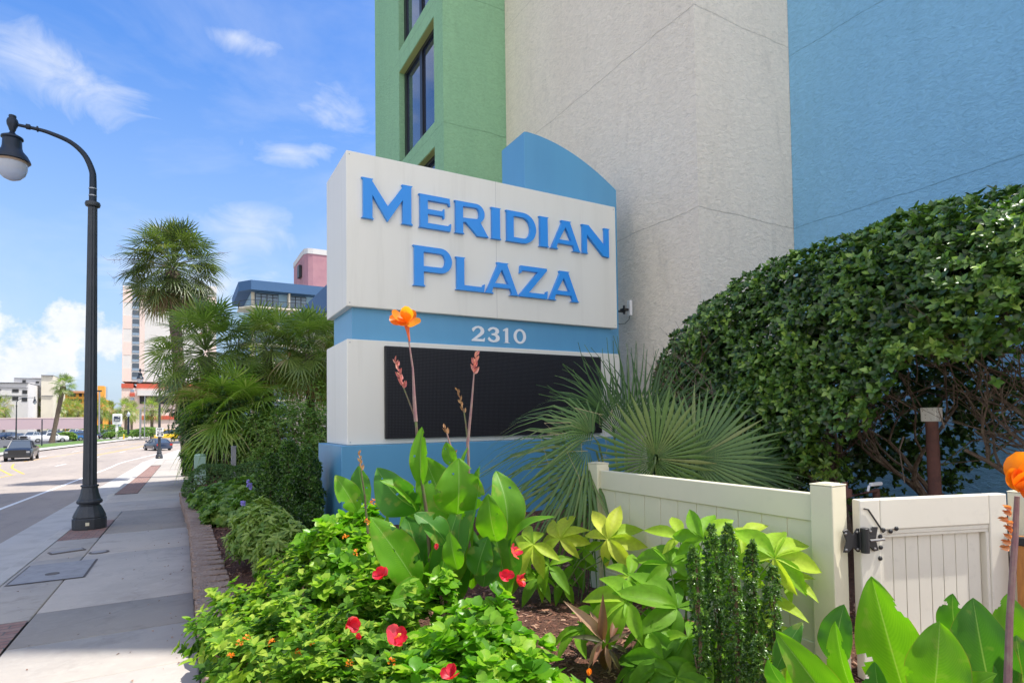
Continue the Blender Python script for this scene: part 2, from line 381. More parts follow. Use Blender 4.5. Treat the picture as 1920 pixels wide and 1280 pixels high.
# pavement slabs: each slab a plate with its own tone, thin dark joints between
random.seed(4)
def slabmat():
    def ex(nt, P, vec, colo):
        N = nt.nodes; at = N.new('ShaderNodeAttribute'); at.attribute_name = 'rnd'
        mr = N.new('ShaderNodeMapRange'); mr.inputs[3].default_value = .50; mr.inputs[4].default_value = 1.0; nt.links.new(at.outputs['Fac'], mr.inputs[0])
        n = N.new('ShaderNodeTexVoronoi'); n.inputs['Scale'].default_value = 3.1; nt.links.new(vec, n.inputs['Vector'])
        r2 = N.new('ShaderNodeMapRange'); r2.inputs[1].default_value = .0; r2.inputs[2].default_value = .05; r2.inputs[3].default_value = .62; r2.inputs[4].default_value = 1.; nt.links.new(n.outputs['Distance'], r2.inputs[0])
        m1 = N.new('ShaderNodeMixRGB'); m1.blend_type = 'MULTIPLY'; m1.inputs[0].default_value = 1; nt.links.new(colo, m1.inputs[1]); nt.links.new(mr.outputs[0], m1.inputs[2])
        m2 = N.new('ShaderNodeMixRGB'); m2.blend_type = 'MULTIPLY'; m2.inputs[0].default_value = 1; nt.links.new(m1.outputs[0], m2.inputs[1]); nt.links.new(r2.outputs[0], m2.inputs[2])
        nw = N.new('ShaderNodeTexNoise'); nw.inputs['Scale'].default_value = 2.5; nw.inputs['Detail'].default_value = 6; nt.links.new(vec, nw.inputs['Vector'])
        av = N.new('ShaderNodeMixRGB'); av.blend_type = 'ADD'; av.inputs[0].default_value = .35; nt.links.new(vec, av.inputs[1]); nt.links.new(nw.outputs['Color'], av.inputs[2])
        vc = N.new('ShaderNodeTexVoronoi'); vc.feature = 'DISTANCE_TO_EDGE'; vc.inputs['Scale'].default_value = .24; nt.links.new(av.outputs[0], vc.inputs['Vector'])
        rc = N.new('ShaderNodeMapRange'); rc.inputs[1].default_value = .0; rc.inputs[2].default_value = .0035; rc.inputs[3].default_value = .9; rc.inputs[4].default_value = 1.; nt.links.new(vc.outputs['Distance'], rc.inputs[0])
        m3 = N.new('ShaderNodeMixRGB'); m3.blend_type = 'MULTIPLY'; m3.inputs[0].default_value = 1; nt.links.new(m2.outputs[0], m3.inputs[1]); nt.links.new(rc.outputs[0], m3.inputs[2])
        nt.links.new(m3.outputs[0], P.inputs['Base Color'])
    return mat('slab', (.47, .425, .375), .88, spec=.25, bump=(150, .3, .005), var=[(.9, (.38, .345, .31), .42, .7), (7, (.50, .46, .41), .5, .8), (2.2, (.36, .325, .29), .56, .7), (45, (.4, .38, .35), .52, .8)], extra=ex)
M_slab = slabmat()
sv, sf, sr = [], [], []
def slab(x0, x1, ya, yb, tone, sl=.0):
    b = len(sv); g_ = .007; bv = .012
    for X in (x0+g_, x1-g_):
        for Yq in (ya+g_, yb-g_): sv.append((X, Yq, gz(Yq)-.02))
    for X in (x0+g_, x1-g_):
        for Yq in (ya+g_, yb-g_): sv.append((X, Yq, gz(Yq)-.004))
    for X in (x0+g_+bv, x1-g_-bv):
        for Yq in (ya+g_+bv, yb-g_-bv): sv.append((X, Yq, gz(Yq)+.002))
    for q in ((0,1,5,4),(2,6,7,3),(0,4,6,2),(1,3,7,5),(4,5,9,8),(6,10,11,7),(4,8,10,6),(5,7,11,9),(8,9,11,10)):
        sf.append(tuple(b+i for i in q)); sr.append(tone)
js = [(-6, -3.2, .9), (-3.2, -.9, .8), (-.9, 2.0, .9), (2.0, 5.1, .95), (5.1, 6.18, .75), (6.18, 7.33, .35), (7.33, 10.6, .98), (10.6, 12.85, .9), (12.85, 16.9, .30)]
for a, b_, t in js:
    slab(-1.24 if b_ in (7.33, 16.9, 6.18) else -1.24, .12, a, b_, t)
fur = [(-6, -1, 'b'), (-1, 2.5, 'c'), (2.5, 3.6, 'b'), (3.6, 5.9, 'c'), (5.9, 7.1, 'b'), (7.1, 10.6, 'c'), (10.6, 12.5, 'c'), (12.5, 15.2, 'b'), (15.2, 16.9, 'c')]
bricks = []
for a, b_, k in fur:
    if k == 'c': slab(-1.85, -1.24, a, b_, .85)
    else: bricks.append((a, b_))
slab(-1.85, .12, 16.9, 19.5, .8); slab(-1.85, .12, 19.5, 22.2, .95)
Y = 22.2
while Y < 57.6:
    slab(-1.24, .35, Y, Y+1.8, random.uniform(.7, 1))
    if Y > 46: slab(-1.85, -1.24, Y, Y+1.8, .9)
    Y += 1.8
bricks.append((22.4, 46))
o = qmesh('pavement', sv, sf, sr, M_slab, smooth=False); skind(o)
skind(strip('pb', -1.852, .14, -6, 58, -.022, None).build('pavement_bed', M_dark))
skind(strip('pb', lambda Y: -1.85+bend(Y), lambda Y: .6+bend(Y), 58, 170, 0, None, 1, 2).build('pavement_far', M_conc))
def brickmat(name, c1, c2, c3, sc, rot=0.):
    def ex(nt, P, vec, colo):
        N = nt.nodes; mp = N.new('ShaderNodeMapping'); mp.inputs['Rotation'].default_value = (0, 0, rot); nt.links.new(vec, mp.inputs[0])
        b = N.new('ShaderNodeTexBrick'); b.inputs['Scale'].default_value = sc; b.inputs['Color1'].default_value = (*c1, 1); b.inputs['Color2'].default_value = (*c2, 1); b.inputs['Mortar'].default_value = (*c3, 1)
        b.inputs['Mortar Size'].default_value = .018; b.inputs['Bias'].default_value = -.1; nt.links.new(mp.outputs[0], b.inputs['Vector'])
        n = N.new('ShaderNodeTexNoise'); n.inputs['Scale'].default_value = 25; nt.links.new(vec, n.inputs['Vector'])
        m1 = N.new('ShaderNodeMixRGB'); m1.blend_type = 'MULTIPLY'; m1.inputs[0].default_value = .5; nt.links.new(b.outputs[0], m1.inputs[1]); nt.links.new(n.outputs['Fac'], m1.inputs[2])
        nt.links.new(m1.outputs[0], P.inputs['Base Color'])
        bp = N.new('ShaderNodeBump'); bp.inputs['Distance'].default_value = .006; bp.invert = True; nt.links.new(b.outputs['Fac'], bp.inputs['Height']); nt.links.new(bp.outputs[0], P.inputs['Normal'])
    return mat(name, c1, .9, extra=ex)
M_brick = brickmat('brick_paver', (.36, .19, .155), (.45, .29, .24), (.2, .18, .16), 2.4)
bb = MB()
for a, b_ in bricks:
    s_ = strip('b', -1.845, -1.25, a+.01, b_-.01, 0, None); bb.add(s_.v, s_.f)
skind(bb.build('brick_paving', M_brick))
# far kerb and far pavement, lawn, car park
fx = lambda Y: ROADW+bend(Y)
skind(strip('fk', lambda Y: fx(Y)-.25, lambda Y: fx(Y)+.0, -12, 220, .0, None).build('far_kerb', M_kerbc))
skind(strip('fp', lambda Y: fx(Y)-2.6, lambda Y: fx(Y)-.25, -12, 220, .004, None, 1, 3).build('far_pavement', M_conc))
M_grass = mat('lawn', (.10, .19, .035), .9, bump=(60, .8, .05), var=[(1.2, (.16, .25, .06), .4, .7), (30, (.06, .12, .02), .45, .7)])
def gstrip(Y): return fx(Y)-2.6
skind(strip('lw', lambda Y: gstrip(Y)-5.5, gstrip, -12, 150, .03, None, 2, 3).build('lawn', M_grass))
skind(strip('lt', lambda Y: gstrip(Y)-95, lambda Y: gstrip(Y)-5.5, 40, 240, .01, None, 4, 6).build('car_park', M_asph2))
skind(strip('lt', lambda Y: gstrip(Y)-5.5, gstrip, 150, 240, .012, None, 1, 6).build('car_park_entrance', M_conc))
# painted lines
lm = MB()
def line(p, q, wd, n=12):
    for i in range(n):
        a = (p[0]+(q[0]-p[0])*i/n, p[1]+(q[1]-p[1])*i/n); b = (p[0]+(q[0]-p[0])*(i+1)/n, p[1]+(q[1]-p[1])*(i+1)/n)
        dx, dy = b[0]-a[0], b[1]-a[1]; l = math.hypot(dx, dy); nx, ny = -dy/l*wd/2, dx/l*wd/2
        ox, oy = bend(a[1]), bend(b[1])
        lm.quad((a[0]-nx+ox, a[1]-ny, gz(a[1])-.125), (b[0]-nx+oy, b[1]-ny, gz(b[1])-.125), (b[0]+nx+oy, b[1]+ny, gz(b[1])-.125), (a[0]+nx+ox, a[1]+ny, gz(a[1])-.125))
line((-4.4, -6), (-4.4, 60), .13, 40); line((-4.4, 60), (-3.6, 75), .13); 
for Y in (56, 68, 80, 92, 104, 116): line((-8.4, Y), (-8.4, Y+3.2), .13, 2)
for Y in (62, 74, 86, 98, 110): line((-14.2, Y), (-14.2, Y+3.2), .13, 2)
skind(lm.build('road_line', M_white))
lm = MB()
line((-8.7, -6), (-8.7, 45), .13, 40); line((-8.7, 44.4), (-13.3, 62), .13); line((-8.3, 45.3), (-12.6, 62.5), .13)
line((-9.6, 74), (-9.6, 150), .13, 20); line((-9.25, 74), (-9.25, 150), .13, 20); line((-12.9, 66), (-12.9, 150), .13, 20)
skind(lm.build('yellow_line', M_yel))
# covers in the pavement
M_lid = mat('lid', (.33, .325, .33), .8, bump=(60, .4, .006), var=[(6, (.25, .245, .25), .4, .7)])
M_iron = mat('iron', (.10, .09, .085), .75, bump=(50, .5, .006), var=[(12, (.16, .13, .11), .4, .7)])
t = thing('utility_cover', 'large rectangular concrete vault lid in the pavement near the kerb', 'utility cover', (-1.42, 9.5, gz(9.5)))
b = MB(); b.add([(-1.8, 8.9, gz(8.9)+.004), (-1.03, 8.9, gz(8.9)+.004), (-1.03, 10.2, gz(10.2)+.004), (-1.8, 10.2, gz(10.2)+.004), (-1.8, 8.9, gz(8.9)+.006), (-1.03, 8.9, gz(8.9)+.006), (-1.03, 10.2, gz(10.2)+.006), (-1.8, 10.2, gz(10.2)+.006)], [(4,5,6,7)]); b.build('frame', M_iron, t)
b = MB(); b.add([(-1.775, 8.93, gz(8.93)+.011), (-1.055, 8.93, gz(8.93)+.011), (-1.055, 10.17, gz(10.17)+.011), (-1.775, 10.17, gz(10.17)+.011)], [(0,1,2,3)]); b.build('lid', M_lid, t)
b = MB(); b.lathe([(.075, 0), (.075, .004), (.03, .005)], 20, (-1.42, 9.35, gz(9.35)+.0125)); b.build('lifting_plug', M_iron, t)
t = thing('utility_cover', 'small oblong dark iron cover in the pavement near the kerb', 'utility cover', (-1.5, 11.15, gz(11.15)))
b = MB(); b.obox((-1.52, 11.17, gz(11.17)+.010), .44, .2, .016, rz=.35); b.build('frame', M_iron, t, bevel=.003)
b = MB(); b.obox((-1.52, 11.17, gz(11.17)+.020), .38, .14, .006, rz=.35); b.build('lid', M_lid, t)
t = thing('utility_cover', 'small round iron valve cover in the pavement beside the oblong one', 'utility cover', (-1.08, 10.78, gz(10.78)))
b = MB(); b.lathe([(.13, 0), (.13, .007), (.10, .008)], 24, (-1.08, 10.78, gz(10.78)+.005)); b.build('frame', M_iron, t)
b = MB(); b.lathe([(.095, 0), (.095, .004), (.02, .006)], 24, (-1.08, 10.78, gz(10.78)+.0135)); b.build('lid', M_lid, t)
# ------------------------------------------------------------------ planter wall and bed
def inner(Y):
    a = .24; b = gz(Y)+.36
    return a+(b-a)*sstep((Y-6.5)/8)
def bedz(X, Y):
    e = gz(Y)+.19; return e+(inner(Y)-e)*sstep((X-.45)/1.5)
M_mulch = mat('mulch', (.15, .062, .035), .97, bump=(70, 1., .05, 8), var=[(24, (.075, .032, .02), .4, .65), (90, (.26, .13, .085), .5, .8)])
bs_ = strip('bed', .36, 12.0, -3, 36, 0, None, 40, .35, zf=lambda X, Y: bedz(X, Y)+.018*math.sin(X*5.1+Y*2.3)*math.sin(Y*4.3-X*1.7))
skind(bs_.build('planting_bed', M_mulch, smooth=True))
M_blk = mat('wall_block', (.38, .27, .21), .95, bump=(38, 1.0, .05, 7), var=[(4, (.28, .185, .14), .4, .65), (25, (.40, .34, .30), .5, .75)])
rg = random.Random(8)
pw = MB(); Y = .6; X0 = lambda Y: .14 if Y < 10 else .14-.17*sstep((Y-10)/9.)
while Y < 18.3:
    L = .30+rg.uniform(-.01, .01)
    for crs in range(3):
        yy = Y+(.15 if crs % 2 else 0); zb = gz(yy)-.06+crs*.105; x0 = X0(yy)+rg.uniform(-.012, .012)-(.012 if crs == 2 else 0)
        a = L-.008; zt = zb+.10; dp = .30; tp = .075
        # face with a split bulge in front, tapering to the back
        pw.add([(x0+.015, yy, zb), (x0-.02, yy+a*.35, zb), (x0-.015, yy+a*.7, zb), (x0+.015, yy+a, zb), (x0+dp, yy+a-tp, zb), (x0+dp, yy+tp, zb),
                (x0+.02, yy, zt), (x0-.012, yy+a*.3, zt), (x0-.02, yy+a*.65, zt), (x0+.02, yy+a, zt), (x0+dp, yy+a-tp, zt), (x0+dp, yy+tp, zt)],
               [(5,4,3,2,1,0), (6,7,8,9,10,11), (0,1,7,6), (1,2,8,7), (2,3,9,8), (3,4,10,9), (4,5,11,10), (5,0,6,11)])
    Y += L
o = pw.build('planter_wall', M_blk, bevel=.008); tag(o, 'low brown split block retaining wall edging the planting bed along the pavement', 'retaining wall')
# loose bark chips where the mulch shows
rng = np.random.default_rng(5)
ch = Leaves(); T = (np.array([[-.14, 0, 0], [.14, 0, .02], [.11, 1, 0], [-.1, 1, .03]], np.float32), np.array([[0, 1, 2, 3]], np.int32))
n = 15000
P = np.stack([rng.uniform(.45, 4.6, n), rng.uniform(1.6, 7.6, n), np.zeros(n)], 1)
n2 = 2500; P2 = np.stack([rng.uniform(.4, 1.2, n2), rng.uniform(7.6, 12, n2), np.zeros(n2)], 1); P = np.concatenate([P, P2]); n += n2
P[:, 2] = [bedz(a, b)+.018*math.sin(a*5.1+b*2.3)*math.sin(b*4.3-a*1.7)+.008 for a, b in P[:, :2]]
an = rng.uniform(0, 6.28, n); Yd = np.stack([np.cos(an), np.sin(an), rng.normal(.05, .25, n)], 1)
ch.add(T, P, Yd, np.stack([rng.normal(0, .35, n), rng.normal(0, .35, n), np.ones(n)], 1), rng.uniform(.02, .055, n), rng.uniform(0, 1, n))
M_chip = leafmat('bark_chip', [(.07, .03, .02), (.17, .07, .04), (.30, .15, .09), (.42, .27, .19)], trans=0, rough=.9)
o = ch.build('bark_chips', M_chip); tag(o, 'reddish brown bark chips scattered over the planting bed', 'mulch', kind='stuff')
# ------------------------------------------------------------------ the hotel behind the sign
S_green = stucco('stucco_green', (.31, .55, .33), (.27, .50, .30), 5.70, 3.43)
S_beige = stucco('stucco_beige', (.87, .785, .66), (.82, .73, .61), 5.15, 3.43)
S_blue = stucco('stucco_blue', (.26, .53, .77), (.23, .49, .73), 5.14, 3.28)
M_frame = mat('dark_frame', (.012, .014, .02), .4)
M_glass = mat('dark_glass', (.022, .035, .075), .04, spec=1.0, coat=.6)
M_yelsof = mat('reveal_paint', (.50, .56, .22), .8, bump=(40, .5, .01))
H = thing('hotel_building', 'tall stucco hotel with green, beige and blue walls rising behind the sign', 'building', (9.5, 8, 0))
TOP = 56.
b = MB(); b.box(9.93, -.9, -.4, 26, 6.81, TOP); b.build('blue_wall', S_blue, H)
b = MB(); b.box(7.446, 6.815, -.4, 26, 13.32, TOP); b.build('beige_wall', S_beige, H)
# green wing with recessed windows on the street side
GX, GY0, GY1 = 5.656, 13.325, 19.2; GT = 16.2
b = MB()
b.box(GX+.42, GY0, -.6, 14, GY1, GT)                          # core behind the reveal
wy0, wy1 = 13.92, 16.72
b.box(GX, GY0, -.6, GX+.419, wy0, GT); b.box(GX, wy1, -.6, GX+.419, GY1, GT)
zs = [9.39-3.44*2, 9.39-3.44, 9.39, 9.39+3.44, 9.39+6.88]      # sill heights
zt = -.6
for z in zs:
    b.box(GX+.001, wy0-.001, zt, GX+.418, wy1+.001, z); zt = z+2.80
b.box(GX+.001, wy0, zt, GX+.418, wy1, GT)
b.build('green_wall', S_green, H)
for z in zs:
    f = MB(); x = GX+.17
    ya, yb, za, zb = wy0+.003, wy1-.003, z+.003, z+2.797
    f.box(x, ya, za, x+.1, ya+.06, zb); f.box(x, yb-.18, za, x+.1, yb, zb); f.box(x, ya+.06, za, x+.1, yb-.18, za+.1); f.box(x, ya+.06, zb-.12, x+.1, yb-.18, zb)
    f.box(x-.01, 15.2, za+.1, x+.09, 15.38, zb-.12)
    fo = f.build('window', M_frame, H)
    p = MB(); p.box(x+.045, ya+.06, za+.1, x+.06, yb-.18, zb-.12); p.build('pane', M_glass, fo)
    s_ = MB(); s_.box(GX+.02, wy0+.004, z+2.786, GX+.169, wy1-.004, z+2.7985); s_.build('soffit', M_yelsof, H)
# ------------------------------------------------------------------ the sign
W_cab = mat('cabinet_white', (.84, .81, .72), .42, bump=(3, .12, .02), var=[(.6, (.79, .76, .67), .4, .7), (5, (.74, .71, .62), .54, .8)], stretch=(1, 1, .07))
W_blue = mat('sign_blue', (.115, .355, .57), .38, bump=(2.5, .15, .02), var=[(.8, (.10, .31, .52), .4, .7)], stretch=(1, 1, .2))
W_let = mat('letter_blue', (.02, .29, .82), .4, coat=.2)
W_num = mat('number_white', (.85, .85, .85), .5)
def ledmat():
    M = bpy.data.materials.new('led'); M.use_nodes = True; nt = M.node_tree; N = nt.nodes; L = nt.links; P = N['Principled BSDF']
    tc = N.new('ShaderNodeTexCoord'); mp = N.new('ShaderNodeMapping'); mp.inputs['Scale'].default_value = (1/.021, 0, 1/.021); L.new(tc.outputs['Object'], mp.inputs[0])
    mp.inputs['Rotation'].default_value = (0, 0, 0)
    v = N.new('ShaderNodeVectorMath'); v.operation = 'FRACTION'; L.new(mp.outputs[0], v.inputs[0])
    d = N.new('ShaderNodeVectorMath'); d.operation = 'DISTANCE'; L.new(v.outputs[0], d.inputs[0]); d.inputs[1].default_value = (.5, 0, .5)
    mr = N.new('ShaderNodeMapRange'); mr.inputs[1].default_value = .2; mr.inputs[2].default_value = .3; L.new(d.outputs['Value'], mr.inputs[0])
    mx = N.new('ShaderNodeMixRGB'); L.new(mr.outputs[0], mx.inputs[0]); mx.inputs[1].default_value = (.05, .05, .06, 1); mx.inputs[2].default_value = (.008, .008, .010, 1)
    mp2 = N.new('ShaderNodeMapping'); mp2.inputs['Scale'].default_value = (1/.336, 0, 1/.336); L.new(tc.outputs['Object'], mp2.inputs[0]); v2 = N.new('ShaderNodeVectorMath'); v2.operation = 'FRACTION'; L.new(mp2.outputs[0], v2.inputs[0])
    sp2 = N.new('ShaderNodeSeparateXYZ'); L.new(v2.outputs[0], sp2.inputs[0]); mn = N.new('ShaderNodeMath'); mn.operation = 'MINIMUM'; L.new(sp2.outputs[0], mn.inputs[0]); L.new(sp2.outputs[2], mn.inputs[1])
    lt = N.new('ShaderNodeMath'); lt.operation = 'LESS_THAN'; lt.inputs[1].default_value = .012; L.new(mn.outputs[0], lt.inputs[0]); m5 = N.new('ShaderNodeMixRGB'); L.new(lt.outputs[0], m5.inputs[0]); L.new(mx.outputs[0], m5.inputs[1]); m5.inputs[2].default_value = (.002, .002, .002, 1); mx = m5
    L.new(mx.outputs[0], P.inputs['Base Color']); P.inputs['Roughness'].default_value = .55; P.inputs['Specular IOR Level'].default_value = .3; return M
M_met0 = mat('screw_zinc', (.45, .45, .44), .4, .8)
SX, SY, SX1 = 1.93, 7.93, 6.605
S = thing('monument_sign', 'large white and blue roadside sign reading Meridian Plaza 2310 above a dark screen', 'sign', (4.2, 8.6, .2))
b = MB(); b.box(SX, SY, 3.222, SX1, 9.18, 5.36); b.build('top_cabinet', W_cab, S, bevel=.008)
b = MB(); b.box(2.02, SY+.085, 2.70, 6.53, 9.10, 3.221); b.build('neck', W_blue, S)
b = MB(); b.box(SX, SY, 1.341, SX1+.04, 9.20, 2.775); b.build('screen_cabinet', W_cab, S, bevel=.008)
b = MB(); b.box(1.83, SY-.1, .20, SX1+.02, 9.33, 1.338); b.build('base', W_blue, S, bevel=.006)
b = MB(); b.box(1.76, SY-.24, -.35, SX1+.2, 9.45, .198); b.build('footing', mat('footing', (.16, .34, .55), .8, bump=(60, .4, .01), var=(3, (.3, .4, .5), .5, .7)), S, bevel=.01)
b = MB(); b.box(4.228, SY-.0012, 3.225, 4.232, SY+.01, 5.357); b.build('panel_seam', mat('seam', (.4, .39, .36), .8), S)
b = MB(); b.box(4.318, SY-.0012, 1.345, 4.322, SY+.01, 1.41); b.build('panel_seam', MAT['seam'], S)
for xs_ in (1.97, 6.56):
    for zs_ in (3.27, 5.31, 1.38, 2.73):
        b = MB(); b.lathe([(.009, 0), (.009, .002), (.004, .004)], 8); b.v = [(xs_+x, SY-.0005-z, zs_+y) for x, y, z in b.v]; b.build('screw', M_met0, S)
# pylon with a quarter-arch top
px0, px1, pyf, pyb = 5.0, 6.97, 8.33, 9.12
arc = []
zt0, zt1 = 6.52, 5.87
for i in range(25):
    t = i/24; X = px0+.06+(px1-px0-.06)*t; arc.append((X, zt1+(zt0-zt1)*(1-t**1.9)))
poly = [(px0, .2), (px0, zt0-.012)]+arc+[(px1, .2)]
b = MB(); b.prism(poly, pyf, pyb, 'y'); b.build('pylon', W_blue, S, bevel=.004)
b = MB(); b.box(2.44, SY-.055, 1.415, 6.19, SY-.001, 2.70)
b.build('screen_frame', mat('screen_black', (.012, .012, .014), .5), S, bevel=.004)
b = MB(); b.box(2.465, SY-.058, 1.44, 6.165, SY-.0555, 2.675); b.build('led_screen', ledmat(), S)
# lettering: one outline per letter (spurred serifs), extruded
SP = .055
def rect_serif(x0, x1, y0, y1): return [(x0-SP*.55, y0), (x1+SP*.55, y0)]
def G(ch, w):
    t = .235; h = .155; s = .045; sv_ = .03    # stem, bar, serif overhang, serif thickness  (x already in cap heights, w = width)
    def stem(x0, x1):       # closed stem with tiny spur serifs
        return [(x0-s, 0), (x1+s, 0), (x1, sv_*1.6), (x1, 1-sv_*1.6), (x1+s, 1), (x0-s, 1), (x0, 1-sv_*1.6), (x0, sv_*1.6)]
    if ch == 'I': return [stem(s, w-s)]
    if ch == 'M':
        m = w/2; a, c = s, w-s
        return [[(a-s, 0), (a+t+s*.6, 0), (a+t-.01, .04), (a+t-.01, .60), (m-.0, .0), (c-t+.01, .60), (c-t+.01, .04), (c-t-s*.6, 0), (c+s, 0), (c, .05), (c, .95), (c+s, 1), (c-t-s*.3, 1), (c-t+.02, .95), (m, .38), (a+t-.02, .95), (a+t+s*.3, 1), (a-s, 1), (a, .95), (a, .05)]]
    if ch == 'N':
        a, c = s, w-s; t2 = .17
        return [[(a-s, 0), (a+t2+s, 0), (a+t2, .04), (a+t2, .66), (c-t2-.07, 0), (c+.0, -.03), (c, .95), (c+s, 1), (c-t2-s, 1), (c-t2, .95), (c-t2, .36), (a+t2+.07, 1), (a-s, 1), (a, .95), (a, .05)]]
    if ch == 'E':
        a = s; r = w
        return [[(a-s, 0), (r, 0), (r+.03, .235), (r-.02, .22), (r-.05, h), (a+t, h), (a+t, .435), (r*.78-.03, .435), (r*.78, .36), (r*.78+.03, .36), (r*.78+.03, .65), (r*.78, .65), (r*.78-.03, .575), (a+t, .575), (a+t, 1-h), (r-.07, 1-h), (r-.04, .78), (r, .765), (r-.02, 1), (a-s, 1), (a, .95), (a, .05)]]
    if ch == 'L':
        a = s; r = w
        return [[(a-s, 0), (r, 0), (r+.03, .25), (r-.02, .235), (r-.05, h), (a+t, h), (a+t, .95), (a+t+s, 1), (a-s, 1), (a, .95), (a, .05)]]
    if ch == 'Z':
        return [[(0, 0), (w, 0), (w+.02, .26), (w-.03, .245), (w-.06, h), (.33, h), (w, .93), (w, 1), (.03, 1), (.01, .75), (.05, .76), (.09, 1-h), (w-.36, 1-h), (0, .08)]]
    if ch == 'A':
        m = w/2; f = .30
        o = [(-.0, 0), (f+.02, 0), (f-.05, .05), (f+.0, .20), (w-f-.02, .20), (w-f+.05, .05), (w-f-.05, 0), (w, 0), (w-.06, .05), (m+.19, .95), (m+.24, 1), (m-.18, 1), (m-.14, .93), (.06, .05)]
        i = [(f+.065, .335), (w-f-.085, .335), (m+.0, .78)]
        return [o, i]
    def bowl(cx, cy, rx, ry, a0, a1, n=12): return [(cx+rx*math.cos(math.radians(a0+(a1-a0)*i/n)), cy+ry*math.sin(math.radians(a0+(a1-a0)*i/n))) for i in range(n+1)]
    if ch == 'D':
        a = s; cx = w-.5
        return [[(a-s, 0)]+bowl(cx, .5, .5, .5, -90, 90, 18)+[(a-s, 1), (a, .95), (a, .05)], [(a+t, h)]+bowl(cx, .5, .5-.215, .5-h, -90, 90, 14)+[(a+t, 1-h)]]
    if ch == 'P':
        a = s; cx = w-.31; cy = .685
        return [[(a-s, 0), (a+t+s, 0), (a+t, .05), (a+t, .37)]+bowl(cx, cy, .31, .315, -90, 90, 14)+[(a-s, 1), (a, .95), (a, .05)], [(a+t, .505)]+bowl(cx, cy, .13, .175, -90, 90, 10)+[(a+t, 1-.14)]]
    if ch == 'R':
        a = s; cx = w*.90-.29; cy = .70
        return [[(a-s, 0), (a+t+s, 0), (a+t, .05), (a+t, .37), (a+t+.10, .37), (w-.36, .0), (w+.03, 0), (w-.02, .05), (w-.26, .43)]+bowl(cx, cy, .29, .30, -55, 90, 12)+[(a-s, 1), (a, .95), (a, .05)], [(a+t, .50)]+bowl(cx, cy, .115, .175, -90, 90, 10)+[(a+t, 1-.14)]]
    if ch == '0': return [bowl(w/2, .5, w/2, .5, 0, 345, 24), bowl(w/2, .5, w/2-.21, .5-.13, 0, 345, 22)]
    if ch == '1': return [[(w/2-.22, 0), (w/2+.26, 0), (w/2+.12, .05), (w/2+.12, 1), (w/2-.02, 1), (w/2-.26, .86), (w/2-.24, .78), (w/2-.10, .82), (w/2-.10, .05)]]
    if ch == '2':
        return [[(0, 0), (w-.02, 0), (w+.02, .25), (w-.05, .22), (w-.10, .15), (.34, .15)]+[(w*.72, .36), (w*.92, .52), (w*.97, .68), (w*.92, .84), (w*.76, .96), (w*.52, 1.0), (w*.28, .96), (w*.08, .84), (w*.02, .74), (w*.12, .60), (w*.28, .78), (w*.42, .86), (w*.56, .86), (w*.68, .78), (w*.70, .67), (w*.62, .54), (w*.42, .38), (.0, .08)]]
    if ch == '3':
        return [[(w*.02, .20), (w*.10, .08), (w*.28, .01), (w*.5, -.01), (w*.76, .03), (w*.94, .14), (w*.99, .29), (w*.93, .43), (w*.76, .53), (w*.90, .62), (w*.94, .74), (w*.88, .88), (w*.70, .97), (w*.48, 1.0), (w*.24, .96), (w*.08, .86), (w*.04, .78), (w*.14, .68), (w*.28, .80), (w*.46, .87), (w*.60, .84), (w*.67, .74), (w*.60, .62), (w*.40, .57), (w*.34, .57), (w*.34, .46), (w*.46, .46), (w*.64, .41), (w*.70, .28), (w*.62, .16), (w*.46, .12), (w*.28, .18), (w*.12, .33)]]
def text_mesh(name, items, yf, depth, m_, parent, bevel=0.):
    """items: (char, x0, x1, baseline z, cap height)"""
    V_, F_ = [], []
    for ch_, x0, x1, zb, h in items:
        polys = G(ch_, (x1-x0)/h)
        cu = bpy.data.curves.new('c', 'CURVE'); cu.dimensions = '2D'; cu.fill_mode = 'BOTH'; cu.extrude = depth/2; cu.bevel_depth = bevel
        for pl in polys:
            sp = cu.splines.new('POLY'); sp.points.add(len(pl)-1)
            for p_, q_ in zip(sp.points, pl): p_.co = (x0+q_[0]*h, zb+q_[1]*h, 0, 1)
            sp.use_cyclic_u = True
        ob = bpy.data.objects.new('c', cu); COL.objects.link(ob)
        me = bpy.data.meshes.new_from_object(ob)
        k = len(V_); V_ += [(v.co.x, yf-v.co.z-depth/2, v.co.y) for v in me.vertices]; F_ += [tuple(k+i for i in p.vertices) for p in me.polygons]
        bpy.data.objects.remove(ob); bpy.data.curves.remove(cu); bpy.data.meshes.remove(me)
    b = MB(); b.add(V_, F_); return b.build(name, m_, parent)
z1, H1, h1 = 4.445, .562, .487; z2, h2 = 3.592, .492
L1 = [('M', 2.122, 2.861, z1, H1)]+[(c, a, b_, z1-.004, h1) for c, a, b_ in (('E', 2.95, 3.44), ('R', 3.509, 4.063), ('I', 4.117, 4.295), ('D', 4.38, 4.93), ('I', 4.989, 5.174), ('A', 5.2, 5.81), ('N', 5.836, 6.43))]
L2 = [('P', 2.854, 3.459, z2-.004, .58)]+[(c, a, b_, z2, h2) for c, a, b_ in (('L', 3.518, 3.985), ('A', 3.996, 4.60), ('Z', 4.618, 5.125), ('A', 5.145, 5.76))]
text_mesh('lettering', L1, SY-.0, .055, W_let, S); text_mesh('lettering', L2, SY-.0, .055, W_let, S)
text_mesh('street_number', [(c, a, b_, 2.862, .235) for c, a, b_ in (('2', 3.83, 4.05), ('3', 4.10, 4.315), ('1', 4.37, 4.50), ('0', 4.565, 4.79))], SY+.085, .012, W_num, S)
M_met = mat('galvanised', (.42, .43, .45), .45, .8); M_blk2 = mat('black_metal', (.02, .02, .022), .45)
